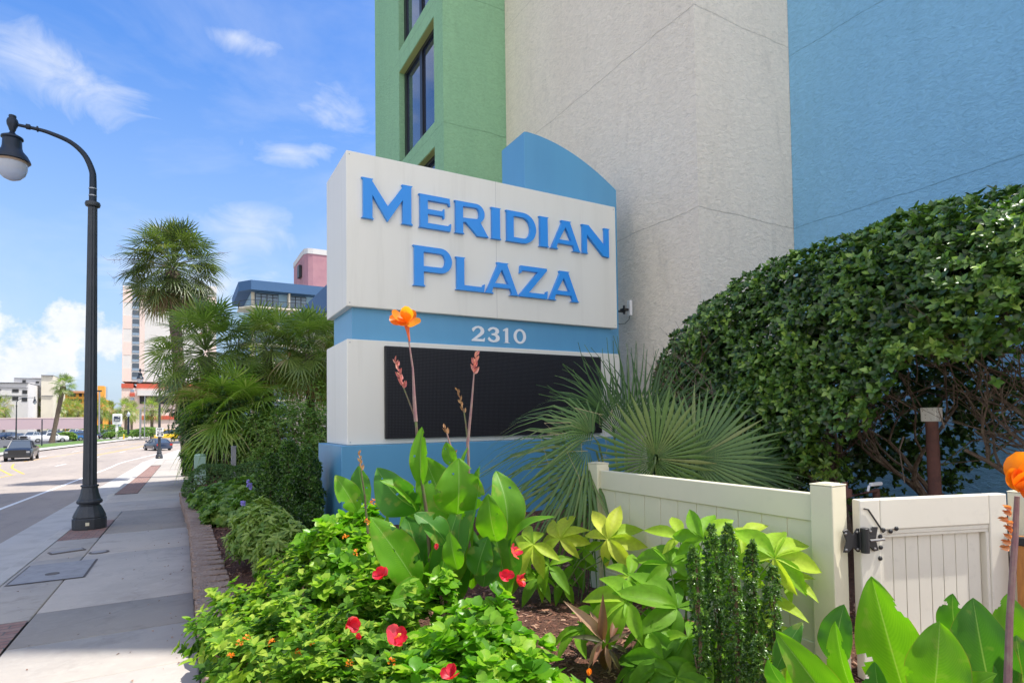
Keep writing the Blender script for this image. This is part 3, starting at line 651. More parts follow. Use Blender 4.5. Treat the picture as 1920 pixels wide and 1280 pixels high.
# small wireless bridge on a bracket
b = MB(); b.tube([(6.95, 8.42, 3.645), (7.2, 8.42, 3.64)], .018, 8); b.tube([(7.18, 8.42, 3.60), (7.18, 8.42, 3.76)], .02, 8); b.box(7.13, 8.36, 3.66, 7.24, 8.48, 3.70); b.build('bracket', M_blk2, S)
b = MB(); b.box(7.26, 8.34, 3.57, 7.32, 8.44, 3.86); b.build('antenna', W_num, S, bevel=.01)
b = MB(); b.tube([(7.29, 8.39, 3.58), (7.27, 8.39, 3.50), (7.18, 8.40, 3.42), (7.06, 8.41, 3.40), (6.97, 8.42, 3.45)], .006, 5); b.build('cable', M_blk2, S)
# ------------------------------------------------------------------ vinyl fence
M_vin = mat('vinyl', (.75, .70, .52), .42, bump=(5, .08, .01), var=[(1.2, (.70, .65, .475), .45, .7), (14, (.69, .65, .48), .58, .75)])
F = thing('fence_panel', 'cream vinyl fence panel with its posts running from sign to gate', 'fence', (3.07, 2.95, .22))
def post(name, x0, y0, parent, zb=.1, zt=1.275, w_=.127):
    b = MB(); b.box(x0, y0, zb, x0+w_, y0+w_, zt); o = b.build(name, M_vin, parent, bevel=.005, seg=2)
    c = MB(); c.box(x0-.002, y0-.002, zt+.001, x0+w_+.002, y0+w_+.002, zt+.008); c.box(x0+.02, y0+.02, zt+.0085, x0+w_-.02, y0+w_-.02, zt+.013); c.build('post_cap', M_vin, o, bevel=.003); return o
post('post', 3.0, 1.88, F); post('post', 3.0, 3.895, F)
b = MB(); b.box(3.028, 2.008, 1.072, 3.082, 3.894, 1.224); b.build('top_rail', M_vin, F, bevel=.004)
b = MB(); b.box(3.028, 2.008, .27, 3.082, 3.894, .41); b.build('bottom_rail', M_vin, F, bevel=.004)
b = MB(); Y = 2.009; k = 0; wbd = (3.893-2.009)/11
for k in range(11): b.box(3.042, 2.009+wbd*k+.0022, .411, 3.068, 2.009+wbd*(k+1)-.0022, 1.071)
b.box(3.048, 2.0095, .412, 3.062, 3.8925, 1.070)
b.build('board_panel', M_vin, F, bevel=.0015)
# gate, hung a few degrees open on the near post
M_vw = mat('vinyl_gate', (.76, .715, .61), .42, bump=(4, .08, .01), var=[(1.1, (.71, .66, .56), .45, .7), (10, (.66, .62, .53), .58, .75)])
gl = (3.165, 1.875); GL = .955; ga = math.radians(-18.5)
Gt = thing('gate', 'white vinyl gate with black hinge hung beside the fence panel', 'gate', (gl[0], gl[1], .2), ga)
zt_ = 1.2-.2
b = MB()
b.box(.0, -.055, .05, .125, .0, zt_); b.box(GL-.12, -.055, .05, GL, .0, zt_); b.box(.126, -.055, zt_-.165, GL-.121, .0, zt_); b.box(.126, -.055, .05, GL-.121, .0, .2)
b.build('gate_frame', M_vw, Gt, local=True, bevel=.006, seg=2)
b = MB(); b.box(.126, -.048, zt_-.19, GL-.121, -.0, zt_-.166); b.box(.126, -.044, zt_-.208, GL-.121, -.0, zt_-.191); b.box(.126, -.048, .201, .146, -.001, zt_-.209); b.box(GL-.141, -.048, .201, GL-.121, -.001, zt_-.209); b.build('trim', M_vw, Gt, local=True, bevel=.002)
b = MB(); nb = 8; wb = (GL-.302-.002)/nb
xs = .147
for k in range(nb): b.box(xs+wb*k+.002, -.022, .202, xs+wb*(k+1)-.002, -.002, zt_-.21)
b.box(.147, -.013, .203, GL-.143, -.004, zt_-.211)
b.build('board_panel', M_vw, Gt, local=True, bevel=.0012)
hz_ = zt_-.21
b = MB(); y_ = -.055
b.prism([(-.115, hz_-.058), (-.085, hz_-.06), (-.055, hz_-.035), (-.03, hz_-.06), (-.015, hz_-.06), (-.015, hz_+.065), (-.03, hz_+.065), (-.055, hz_+.03), (-.085, hz_+.062), (-.115, hz_+.055), (-.095, hz_)], y_-.012, y_-.004, 'y')
b.prism([(.015, hz_-.06), (.04, hz_-.03), (.07, hz_-.062), (.1, hz_-.058), (.085, hz_), (.1, hz_+.065), (.07, hz_+.068), (.04, hz_+.035), (.015, hz_+.06)], y_-.012, y_-.004, 'y')
b.tube([(0, y_-.03, hz_-.062), (0, y_-.03, hz_+.068)], .022, 12); b.box(-.028, y_-.028, hz_-.045, .03, y_-.004, hz_+.045)
b.build('hinge', M_blk2, Gt, local=True, bevel=.002)
M_scr = mat('screw', (.35, .34, .33), .3, .9)
b = MB()
for dx, dz in ((-.1, .04), (-.1, -.045), (-.03, .045), (-.03, -.045), (.075, -.048), (.05, .045)):
    b = MB(); b.lathe([(.008, 0), (.007, .004), (.002, .006)], 8, (0, 0, 0)); n_ = 8*3; b.v[-n_:] = [(dx+x, y_-.0125-z, hz_+dz+y) for x, y, z in b.v[-n_:]]
    b.build('hinge_screw', M_scr, Gt, local=True)
b = MB(); b.tube([(.03, y_-.03, hz_+.0), (.115, y_-.034, hz_+.004)], .007, 8)
b.build('hinge_bolt', M_scr, Gt, local=True)
for dx, dz in ((.14, .047), (.185, .037), (.222, .05), (.12, .012), (.12, -.045), (.115, -.103)):
    b = MB(); b.lathe([(.0125, 0), (.0125, .003), (.009, .008), (.003, .010)], 12); n_ = 12*4; b.v[-n_:] = [(dx+x, y_-.001-z, hz_+dz+y) for x, y, z in b.v[-n_:]]
    b.build('bolt_head', M_blk2, Gt, local=True, smooth=True)
b = MB(); b.tube([(.02, y_-.008, hz_+.165), (.045, y_-.008, hz_+.16), (.135, y_-.008, hz_+.035)], .0045, 6); b.build('brace_cable', M_blk2, Gt, local=True)
# far latch post and wooden stop
t = thing('latch_post', 'cream vinyl post standing beyond the free end of the gate', 'post', (4.2, 1.48, .2)); post('post_body', 4.13, 1.42, t, zt=1.2)
t = thing('wooden_stake', 'orange wooden stake with black cap at the gate edge', 'stake', (4.03, 1.44, .2))
b = MB(); b.obox((4.035, 1.455, .55), .045, .045, .85, rz=.2); b.build('shaft', mat('stake_wood', (.52, .22, .05), .6, bump=(30, .4, .01), var=(8, (.36, .14, .035), .4, .7), stretch=(6, 6, 1)), t, bevel=.003)
b = MB(); b.obox((4.035, 1.455, .95), .065, .065, .05, rz=.2); b.build('cap', M_blk2, t, bevel=.006)
# ------------------------------------------------------------------ plants
T_ov = leaf_t(4, 'ovate', .62, .22, .22); T_ov2 = leaf_t(4, 'ovate', .5, .3, .3); T_rd = leaf_t(4, 'round', .75, .18, .12); T_sm = leaf_t(2, 'round', .55, .3, .15)
T_lan = leaf_t(5, 'lance', .36, .3, .45); T_s3 = leaf_t(3, 'ovate', .5, .25, .2)
T_hg = leaf_t(4, 'ovate', .58, .16, .14)
L_hedge = leafmat('leaf_hedge', [(.022, .052, .011), (.062, .14, .022), (.14, .27, .04), (.33, .48, .09)], .22, .34, .6, [0, .4, .75, 1])
L_lant = leafmat('leaf_lantana', [(.035, .095, .010), (.085, .20, .018), (.17, .33, .028), (.36, .47, .06)], .42, .6, .25)
L_hib = leafmat('leaf_hibiscus', [(.035, .12, .010), (.09, .26, .014), (.17, .37, .02), (.30, .46, .04)], .42, .35, .4)
L_dark = leafmat('leaf_dark', [(.022, .055, .016), (.05, .11, .026), (.09, .17, .04), (.14, .24, .055)], .25, .4)
L_mid = leafmat('leaf_mid', [(.05, .11, .022), (.10, .20, .035), (.17, .29, .05), (.28, .38, .08)], .3, .45)
L_lime = leafmat('leaf_lime', [(.04, .12, .010), (.10, .25, .015), (.22, .41, .022), (.58, .60, .07)], .4, .55, .25)
L_column = leafmat('leaf_column', [(.05, .11, .02), (.12, .23, .035), (.25, .40, .08), (.52, .64, .26)], .3, .3, .7)
L_holly = leafmat('leaf_holly', [(.03, .075, .014), (.07, .16, .026), (.14, .27, .045), (.32, .46, .10)], .3, .3, .7)
L_palmd = leafmat('leaf_palm_dark', [(.035, .06, .018), (.085, .125, .032), (.17, .21, .06), (.30, .27, .12), (.24, .15, .09)], .28, .4, .6, [0, .45, .8, .93, 1])
L_palmy = leafmat('leaf_palm_young', [(.07, .14, .02), (.17, .29, .035), (.30, .43, .07), (.46, .52, .16), (.5, .42, .2)], .42, .3, .7, [0, .45, .8, .93, 1])
L_palm = leafmat('leaf_palm', [(.08, .13, .028), (.18, .26, .05), (.30, .37, .09), (.42, .38, .17), (.42, .26, .14)], .42, .3, .7, [0, .45, .8, .93, 1])
L_ptto = leafmat('leaf_palmetto', [(.03, .08, .026), (.065, .14, .036), (.125, .22, .055), (.32, .32, .12)], .25, .42, .5)
M_bark = mat('bark', (.17, .12, .085), .95, bump=(30, 1., .03), var=[(6, (.28, .23, .17), .5, .7), (20, (.08, .055, .04), .5, .75)])
M_stem = mat('green_stem', (.14, .20, .05), .6)
M_twig = mat('twig', (.20, .13, .08), .9)
M_ptrunk = mat('palm_trunk', (.14, .105, .08), .95, bump=(14, 1., .08), var=[(3, (.22, .18, .14), .45, .7), (14, (.06, .045, .035), .5, .7)], stretch=(1, 1, 3))
def unit(v): v = np.asarray(v, float); return v/np.linalg.norm(v)
def blobpts(rng, n, c, r, lo=-.35, shell=.22, bump=.16, k=3.1, box=2.):
    """points near the surface of a bumpy (super)ellipsoid, with outward axes"""
    d = nrm(rng.normal(size=(n*3, 3))); d = d[d[:, 2] > lo][:n]
    q = np.abs(d)**box; s_ = (q.sum(1))**(1/box) if box != 2 else 1.
    dd = d/(s_[:, None] if box != 2 else 1.)
    ph = rng.uniform(0, 6, 6)
    nz = (np.sin(d[:, 0]*k*2+ph[0])*np.sin(d[:, 1]*k*2.3+ph[1])+.6*np.sin(d[:, 2]*k*3.7+ph[2]+d[:, 0]*4)+.4*np.sin(d[:, 1]*k*5+ph[3])*np.sin(d[:, 0]*k*4.3+ph[4]))*bump
    rad = (1+nz)*(1-shell*rng.uniform(0, 1, len(d))**1.7)
    P = np.array(c)+dd*rad[:, None]*np.array(r)
    A = nrm(d/np.array(r))
    return P, A, nz/bump
def shrub(name, label, cat, base, blobs, T, m_, n, size, k=5, lvl=1, seed=1, group=None, up=.55, rm=.5, rsd=.22, shell=.25, bump=.14, stems=7, lo=-.3, tilt=(.8, 1.5), box=2., drop=.6, lens=(), core=None):
    rng = np.random.default_rng(seed); Lv = Leaves(); t = thing(name, label, cat, base, 0, group)
    tot = sum(b[1][0]*b[1][1]+b[1][1]*b[1][2]+b[1][0]*b[1][2] for b in blobs)
    for c, r in blobs:
        a = r[0]*r[1]+r[1]*r[2]+r[0]*r[2]; kk = max(8, int(n*a/tot))
        P, A, nz = blobpts(rng, kk, c, r, lo, shell, bump, box=box)
        A = nrm(A*.8+np.array([0, 0, up])+rng.normal(0, .25, A.shape))
        rosettes(Lv, T, rng, P, A, k, size, tilt, lvl, drop, rm+nz*.10, rsd)
    Lv.build('foliage', m_, t)
    b = MB(); rr = random.Random(seed)
    for c, r in blobs:
        for i in range(stems):
            a = rr.uniform(0, 6.28); q = rr.uniform(.2, .85)
            e = (c[0]+math.cos(a)*r[0]*q, c[1]+math.sin(a)*r[1]*q, c[2]+r[2]*rr.uniform(.1, .7))
            s_ = (base[0]*.3+c[0]*.7+math.cos(a)*r[0]*.15, base[1]*.3+c[1]*.7+math.sin(a)*r[1]*.15, min(base[2]-.03, c[2]-r[2]*.5))
            mid = tuple((s_[j]*.5+e[j]*.5+rr.uniform(-.06, .06)*r[0]) for j in range(3))
            w_ = .012*max(1, r[2]); b.tube([s_, mid, e], [w_*1.6, w_, w_*.4], 5, False)
    if b.v: b.build('stems', M_twig, t)
    return t
# ---- hedge tree on the right
def hedge_right():
    rng = np.random.default_rng(21)
    t = thing('hedge', 'huge rounded glossy evergreen hedge on bare crooked trunks against the blue wall', 'hedge', (6.3, 2.6, .1))
    Lv = Leaves()
    # profile: face plane at X~5.0, rounded far end at Y~5.6, top 3.3 m; leaves only in a shell, open underneath at the near end
    n = 30000
    u = rng.uniform(-3.2, 1, n)*1.0
    P = []; A = []; NZ = []
    n = 90000
    d = nrm(rng.normal(size=(n, 3))); d = d[((d[:, 0] < .35) | (rng.uniform(0, 1, n) < .5)) & (d[:, 2] > -.75)]
    cx, cy, cz = 6.85, 1.5, 1.55; rx, ry, rz = 2.05, 4.85, 2.02
    bx = 3.1
    s_ = (np.abs(d)**bx).sum(1)**(1/bx); dd = d/s_[:, None]
    X = dd[:, 0]*rx; Yy = dd[:, 1]*ry; Z = dd[:, 2]*rz
    nz = .5*np.sin(Yy*2.1+1)*np.sin(Z*2.6+X)+.5*np.sin(Yy*4.7+Z*3.9+2)+.4*np.sin(Yy*9.1-Z*7)*np.sin(X*8+1)
    rad = 1+nz*.035-rng.uniform(0, 1, len(d))**2*.11
    P = np.stack([cx+X*rad, cy+Yy*rad, cz+Z*rad], 1); A = nrm(dd**3/np.array([rx, ry, rz])*1.+1e-6)
    # underside rises towards the near end, ragged
    under = np.interp(P[:, 1], [-2, 1.0, 2.2, 2.8, 3.3, 4.1, 6], [2.35, 2.3, 2.2, 1.85, 1.2, .65, .35])+.16*np.sin(P[:, 1]*6.3)+.10*np.sin(P[:, 1]*15+P[:, 0]*9)
    # bring the top down along the far end
    top = np.interp(P[:, 1], [-3, 0.5, 3.2, 4.2, 5.0, 5.7, 6.2], [3.44, 3.42, 3.40, 3.28, 2.95, 2.5, 2.0])
    keep = (P[:, 2] > under+rng.normal(0, .10, len(P))) & (P[:, 1] > -1.2) & (P[:, 2] < top+.05)
    gap = (np.sin(P[:, 1]*3.3+.7)*np.sin(P[:, 2]*4.1+1.3)+.5*np.sin(P[:, 1]*7.7+P[:, 2]*6)) > 1.18
    keep &= ~gap
    P = P[keep]; A = A[keep]; nz = nz[keep]
    sel = rng.permutation(len(P))[:36000]; P, A, nz = P[sel], A[sel], nz[sel]
    A = nrm(A+np.array([-.15, -.1, .45])+rng.normal(0, .35, A.shape))
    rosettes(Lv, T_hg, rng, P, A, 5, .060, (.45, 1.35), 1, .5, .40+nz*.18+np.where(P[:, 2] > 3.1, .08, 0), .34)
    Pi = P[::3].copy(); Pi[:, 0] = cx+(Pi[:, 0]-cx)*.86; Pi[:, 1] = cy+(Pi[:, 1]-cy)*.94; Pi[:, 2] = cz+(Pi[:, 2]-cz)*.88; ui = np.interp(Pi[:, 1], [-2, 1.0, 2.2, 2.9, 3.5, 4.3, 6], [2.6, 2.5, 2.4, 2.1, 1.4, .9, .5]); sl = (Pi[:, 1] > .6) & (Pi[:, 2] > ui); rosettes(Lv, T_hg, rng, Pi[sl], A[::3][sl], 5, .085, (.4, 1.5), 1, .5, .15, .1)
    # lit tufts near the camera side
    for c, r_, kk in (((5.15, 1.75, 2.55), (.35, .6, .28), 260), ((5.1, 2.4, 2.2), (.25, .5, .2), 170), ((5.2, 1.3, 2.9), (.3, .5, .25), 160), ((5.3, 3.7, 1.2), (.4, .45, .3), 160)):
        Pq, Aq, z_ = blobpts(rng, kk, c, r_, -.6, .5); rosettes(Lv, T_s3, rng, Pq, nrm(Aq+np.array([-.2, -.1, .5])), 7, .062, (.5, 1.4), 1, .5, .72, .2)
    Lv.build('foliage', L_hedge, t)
    rr = random.Random(3); b = MB()
    def limb(p, d, r_, L, lev):
        pts = [Vector(p)]; rad = [r_]; dv = Vector(d).normalized(); st = 5
        for i in range(st):
            dv = (dv+Vector((rr.uniform(-.35, .35), rr.uniform(-.35, .35), rr.uniform(-.12, .2)))).normalized()
            q = pts[-1]+dv*L/st
            if q.x > 9.6: q.x = 9.6
            pts.append(q); rad.append(r_*(1-.45*(i+1)/st))
        b.tube(pts, rad, 7 if lev < 2 else 5, False)
        if lev < 4:
            for j in range(3 if lev else 4):
                i = rr.randint(2, st); o = pts[i]
                nd_ = (dv+Vector((rr.uniform(-1, .6), rr.uniform(-1, 1), rr.uniform(-.1, .7)))).normalized()
                if o.z < 3.0: limb(o, nd_, rad[i]*.68, L*rr.uniform(.55, .85), lev+1)
    for p, d in (((7.0, 1.9, .1), (-.5, .3, 1)), ((6.9, 1.5, .1), (-.8, -.2, 1)), ((7.3, 2.9, .1), (-.6, .5, .9)), ((6.6, 3.9, .1), (-.3, .4, 1)), ((7.1, .9, .1), (-.7, .5, 1)), ((6.2, 2.4, .1), (-.1, -.7, 1)), ((6.0, 4.6, .1), (-.2, .2, 1)), ((6.4, .5, .1), (-.6, .1, 1))):
        limb(p, d, rr.uniform(.045, .075), 1.35, 0)
    for i in range(150):      # dead inner twigs
        p = Vector((rr.uniform(5.2, 6.8), rr.uniform(.4, 4.2), rr.uniform(1.4, 2.2))); q = p+Vector((rr.uniform(-.5, .3), rr.uniform(-.5, .5), rr.uniform(-.35, .35)))
        b.tube([p, (p+q)/2+Vector((rr.uniform(-.08, .08),)*3), q], [.009, .006, .003], 4, False)
    b.build('trunks', M_bark, t, smooth=True)
hedge_right()
# ---- fan palms
def fan(rng, R, n=36, span=2.55, split=.5, cup=.12, droop=.35, fold=.12, costa=.18, blade=.78, rnd=.5, rs=.05, tip=.02, bendv=.05):
    vs, fs, rs_ = [], [], []
    bz = rng.normal(0, 1, 3)
    cuts = [.04, split*.55, split, split+(1-split)*.45, split+(1-split)*.8, 1.]
    for i in range(n):
        th = -span+2*span*(i+.5)/n; L = R*(.80+.20*math.cos(th*.6))*(1+rng.normal(0, .05)); dth = span/n*blade
        ox, oy = 0, costa*R*math.cos(th*.5)
        cpts = []; bend_ = rng.normal(0, bendv); dr = droop*(1+rng.normal(0, .35))
        for u in cuts:
            r = L*u; w_ = math.tan(dth)*L*u if u <= split else math.tan(dth)*L*split*max(0, (1-(u-split)/(1-split)))**.8
            w_ = max(w_, tip*.12*R if u > .9 else 0)
            a = th+bend_*max(0, u-split)
            cx, cy = ox*0+math.sin(a)*r, oy*(1-u*.4)+math.cos(a)*r
            z = cup*L*u*math.cos(th)*.0+cup*R*(u**1.5)*(.3+abs(math.sin(th*.5)))-dr*R*max(0, u-split*.8)**2
            tx, ty = math.cos(a), -math.sin(a)
            cpts.append([(cx-tx*w_, cy-ty*w_, z), (cx, cy, z+fold*w_*2+.002), (cx+tx*w_, cy+ty*w_, z)])
        b = len(vs)
        for c in cpts: vs += c
        rr = rnd+rng.normal(0, rs)
        for j in range(len(cuts)-1):
            for q in range(2): fs.append((b+j*3+q, b+j*3+q+1, b+j*3+q+4, b+j*3+q+3)); rs_.append(rr+(.22 if j == len(cuts)-2 and rng.uniform() < .3 else 0))
    return np.array(vs), np.array(fs), np.array(rs_)
def place(v, hub, y, nn, grav=0.):
    y = unit(y); x = unit(np.cross(y, nn)); z = np.cross(x, y); w_ = np.asarray(hub)+v[:, 0:1]*x+v[:, 1:2]*y+v[:, 2:3]*z
    if grav:
        d = np.linalg.norm(v, axis=1); w_[:, 2] -= grav*d**2
    return w_
FANLIB = {}
def crown(Lv, stem, rng, c, nleaf, R, pet, lo=-.9, hi=1.45, nseg=30, grav=.25, rbase=.45, dead=.12, spread=1.):
    for i in range(nleaf):
        u = (i+.5)/nleaf; el = hi-(hi-lo)*u**.9+rng.normal(0, .09); az = i*2.39996+rng.normal(0, .15)
        d = np.array([math.cos(az)*math.cos(el), math.sin(az)*math.cos(el), math.sin(el)]); pl = pet*(1+rng.normal(0, .1))
        c0 = np.array(c)+d*.10+np.array([0, 0, .35*(1-u)*pet])
        hub = c0+d*pl-np.array([0, 0, .12*pl*pl*grav*3])
        yd = unit(d+np.array([0, 0, -.12-.15*u])); nn = np.cross(np.cross(yd, [0, 0, 1.]), yd)*1.0+rng.normal(0, .38, 3)
        isdead = u > 1-dead
        key = (nseg, isdead, rng.integers(0, 5))
        if key not in FANLIB: FANLIB[key] = fan(rng, 1., nseg, 2.45 if not isdead else 1.7, .40, .12 if not isdead else .5, .42 if not isdead else .5, rnd=0., rs=.17)
        v, f, r = FANLIB[key]
        rv = (rbase+rng.normal(0, .13)) if not isdead else rng.uniform(.86, 1.)
        Lv.raw(place(v*R*(1+rng.normal(0, .08)), hub, yd, nn, grav*(.35+1.0*u)/max(R, .3)), f, r+rv)
        if stem is not None: stem.tube([c0, (c0+hub)/2+np.array([0, 0, .03*pl]), hub], [.022, .017, .012], 5, False)
def palm(name, label, c, base, nleaf, R, pet, seed, tr=.16, nseg=30, group=None, lo=-.9, dead=.12, grav=.25, rbase=.45, boots=False, lean=0., hi=1.45, m_=None):
    rng = np.random.default_rng(seed); t = thing(name, label, 'palm', base, 0, group)
    Lv = Leaves(); st = MB(); crown(Lv, st, rng, c, nleaf, R, pet, lo, hi, nseg, grav, rbase, dead)
    cr = Lv.build('crown', m_ or L_palm, t, smooth=False)
    st.build('leaf_stalks', M_stem, t)
    b = MB(); n = 14; pts = []; rad = []
    bs, cc = np.array(base, float), np.array(c, float)
    for i in range(n+1):
        u = i/n; p = bs+(cc-bs)*u; p = p+np.array([lean*math.sin(math.pi*u), 0, 0]); pts.append(p); rad.append(tr*(1.25-.35*min(1, u*5))*(1+.05*math.sin(i*2.6))*(1 if u < .86 else 1.25))
    b.tube(pts, rad, 12); 
    b.build('trunk', M_ptrunk, t, smooth=True)
    if boots:
        k = MB(); rr = random.Random(seed)
        for i in range(boots):
            u = rr.uniform(.1, 1.0); a = rr.uniform(0, 6.28); p = bs+(cc-bs)*u; q = p+np.array([math.cos(a)*tr*1.0, math.sin(a)*tr*1.0, 0]); e = q+np.array([math.cos(a)*.1, math.sin(a)*.1, .22])
            k.tube([q, e], [.035, .012], 4)
        k.build('leaf_bases', mat('boots', (.33, .22, .10), .9, bump=(30, .6, .02), var=(6, (.2, .13, .07), .4, .7)), t)
    return t
palm('sabal_palm', 'tallest sabal palm with dark leaning trunk and shaggy round crown', (-.42, 31.2, 8.75), (.35, 31.0, gz(31)), 105, .95, 1.18, 5, .27, 20, lo=-1.2, dead=.12, grav=.2, lean=-.1, rbase=.45, m_=L_palmd)
# bare spent flower stalks poke out of the tall crown
rr = random.Random(9); b = MB()
for (x, z) in ((-2.6, 9.6), (-2.9, 8.9), (-2.75, 8.2), (1.9, 9.9), (-1.6, 10.5), (.5, 10.3)):
    e = np.array([x, 31.0+rr.uniform(-.6, .6), z]); s_ = np.array([-.42, 31.2, 8.9]); mid = (s_+e)/2+np.array([0, 0, .25]); b.tube([s_, mid, e], [.02, .014, .006], 4, False)
    for k in range(14):
        u = rr.uniform(.45, 1); p = mid+(e-mid)*max(0, (u-.5)*2); q = p+np.array([rr.uniform(-.35, .3), rr.uniform(-.2, .2), rr.uniform(-.3, .25)]); b.tube([p, q], [.006, .003], 3, False)
b.build('flower_stalks', M_twig, bpy.data.objects['sabal_palm'])
palm('sabal_palm', 'low wide sabal palm crown in front of the tallest palm, with brown drooping fans', (.75, 24.8, 4.15), (.95, 25, gz(25)), 80, .92, 1.1, 6, .22, 20, lo=-1.05, dead=.14, grav=.2, rbase=.42)
palm('sabal_palm', 'sabal palm crown in the middle beneath the balcony building', (3.05, 25.6, 4.6), (3.0, 25.8, gz(25)), 60, .95, .95, 7, .2, 20, lo=-1.1, dead=.08, grav=.3, rbase=.55)
palm('sabal_palm', 'sabal palm crown closest to the sign with drooping pale fans', (4.5, 24.4, 4.4), (4.45, 24.5, gz(24)), 60, .92, .9, 8, .2, 20, lo=-1.15, dead=.06, grav=.32, rbase=.58)
palm('sabal_palm', 'partly hidden sabal palm crown peeking out at the sign edge', (5.7, 24.0, 4.3), (5.7, 24.1, gz(24)), 24, .95, .75, 18, .18, 28, lo=-1.1, dead=.0, grav=.35, rbase=.5)
palm('cabbage_palm', 'short young palm with wide bright fans and an orange brown trunk by the clipped hedge', (1.55, 23.6, 1.85), (1.85, 23.5, -.4), 46, 1.15, .95, 11, .16, 26, lo=-.75, dead=0, grav=.28, rbase=.66, boots=46, hi=1.3, m_=L_palmy)
def near_tree(*a, **k): return shrub(*a, **k)
# foliage masses beyond the bed
shrub('shrub', 'dark shrub at the pavement edge under the palms', 'shrub', (.75, 26.5, gz(26)), [((.75, 26.6, gz(26)+.55), (.75, .9, .85)), ((1.7, 26, gz(26)+.7), (1, 1, 1))], T_s3, L_dark, 900, .085, 6, seed=31, rm=.35)
shrub('tree', 'dense dark leafy tree behind the young palm', 'tree', (1.3, 24.2, gz(24)), [((.75, 24.6, 1.9), (1.15, 1.1, 1.2)), ((1.6, 23.5, 1.2), (1.5, 1.2, 1.6)), ((.65, 25.5, .5), (.7, .9, .9))], T_s3, L_dark, 2600, .10, 6, seed=32, rm=.4, bump=.2, shell=.3, lo=-.8)
shrub('shrub', 'tall loose bright green shrub between the young palm and the sign', 'shrub', (3.4, 20.6, gz(20)), [((2.7, 22.2, 1.0), (1.1, .9, 1.2)), ((3.6, 21.2, 1.1), (1.2, 1.1, 1.35)), ((4.7, 20.2, 1.0), (1.2, 1.2, 1.4)), ((3.5, 19.6, .3), (1.1, .8, .9)), ((2.5, 20.8, .2), (.7, .7, .8))], T_s3, L_mid, 5600, .072, 5, seed=33, rm=.62, bump=.2, shell=.4, lo=-.8, stems=14, up=.8, tilt=(.5, 1.3))
shrub('shrub', 'bright leafy shrub top beneath the middle palms', 'shrub', (3.6, 23.3, gz(23)), [((2.6, 23.6, 1.9), (1.4, .9, 1.1)), ((4.3, 22.6, 1.8), (1.4, 1., 1.3)), ((5.6, 21.4, 1.7), (1.3, 1.4, 1.5))], T_s3, L_mid, 2400, .075, 5, seed=34, rm=.6, bump=.2, shell=.35, lo=-.6, up=.8)
shrub('clipped_hedge', 'low rounded clipped hedge at the far end of the planter wall', 'hedge', (1.1, 16.2, -.1), [((.75, 16.6, .02), (.72, 1.0, .60)), ((1.75, 16.2, .05), (.9, 1.0, .62))], T_sm, L_dark, 5200, .036, 6, seed=35, rm=.7, bump=.04, shell=.1, lo=-.5, stems=3, box=2.6, tilt=(.4, 1.3))
shrub('bedding_plant', 'mound of shaded leafy green perennials in front of the clipped hedge', 'plant', (.85, 13.2, .0), [((.62, 13.9, .04), (.42, .75, .26)), ((1.35, 13.3, .14), (.7, .9, .34))], T_rd, L_mid, 700, .105, 6, lvl=2, seed=36, rm=.5, bump=.16, lo=-.3, stems=5)
shrub('bedding_plant', 'mound of shaded leafy perennials with violet spikes above bare mulch', 'plant', (.85, 11.0, .0), [((.72, 11.4, .04), (.38, .62, .27)), ((1.25, 10.9, .12), (.55, .8, .32))], T_rd, L_mid, 640, .095, 6, lvl=2, seed=37, rm=.55, bump=.16, lo=-.3, stems=5)
shrub('bedding_plant', 'bushy yellowish green narrow leaved plant below the weeping column shrub', 'plant', (.78, 7.15, .1), [((.78, 7.2, .32), (.30, .52, .42)), ((.98, 6.7, .22), (.28, .34, .34))], T_lan, L_mid, 560, .082, 6, lvl=2, seed=38, rm=.9, bump=.14, lo=-.3, stems=9, tilt=(.7, 1.6))
# violet spikes
b = MB(); M_vio = mat('violet', (.28, .24, .62), .7)
rr = random.Random(12)
for (x, y, z) in ((.95, 10.5, .62), (1.12, 10.35, .58), (1.0, 10.7, .55)):
    for k in range(26):
        b.obox((x+rr.uniform(-.02, .02), y+rr.uniform(-.02, .02), z+.11*k/26), .016, .016, .02, rr.uniform(0, 3), rr.uniform(0, 3))
o = b.build('flower', M_vio, [q for q in bpy.data.objects if q.name.startswith('bedding_plant') and 'violet' in q['label']][0])
b = MB()
for k in range(14): b.obox((.62+rr.uniform(-.02, .02), 7.5+rr.uniform(-.02, .02), .70+.05*k/14), .014, .014, .018, rr.uniform(0, 3), rr.uniform(0, 3))
b.build('flower', M_vio, [q for q in bpy.data.objects if q.name.startswith('bedding_plant') and 'yellowish' in q['label']][0])
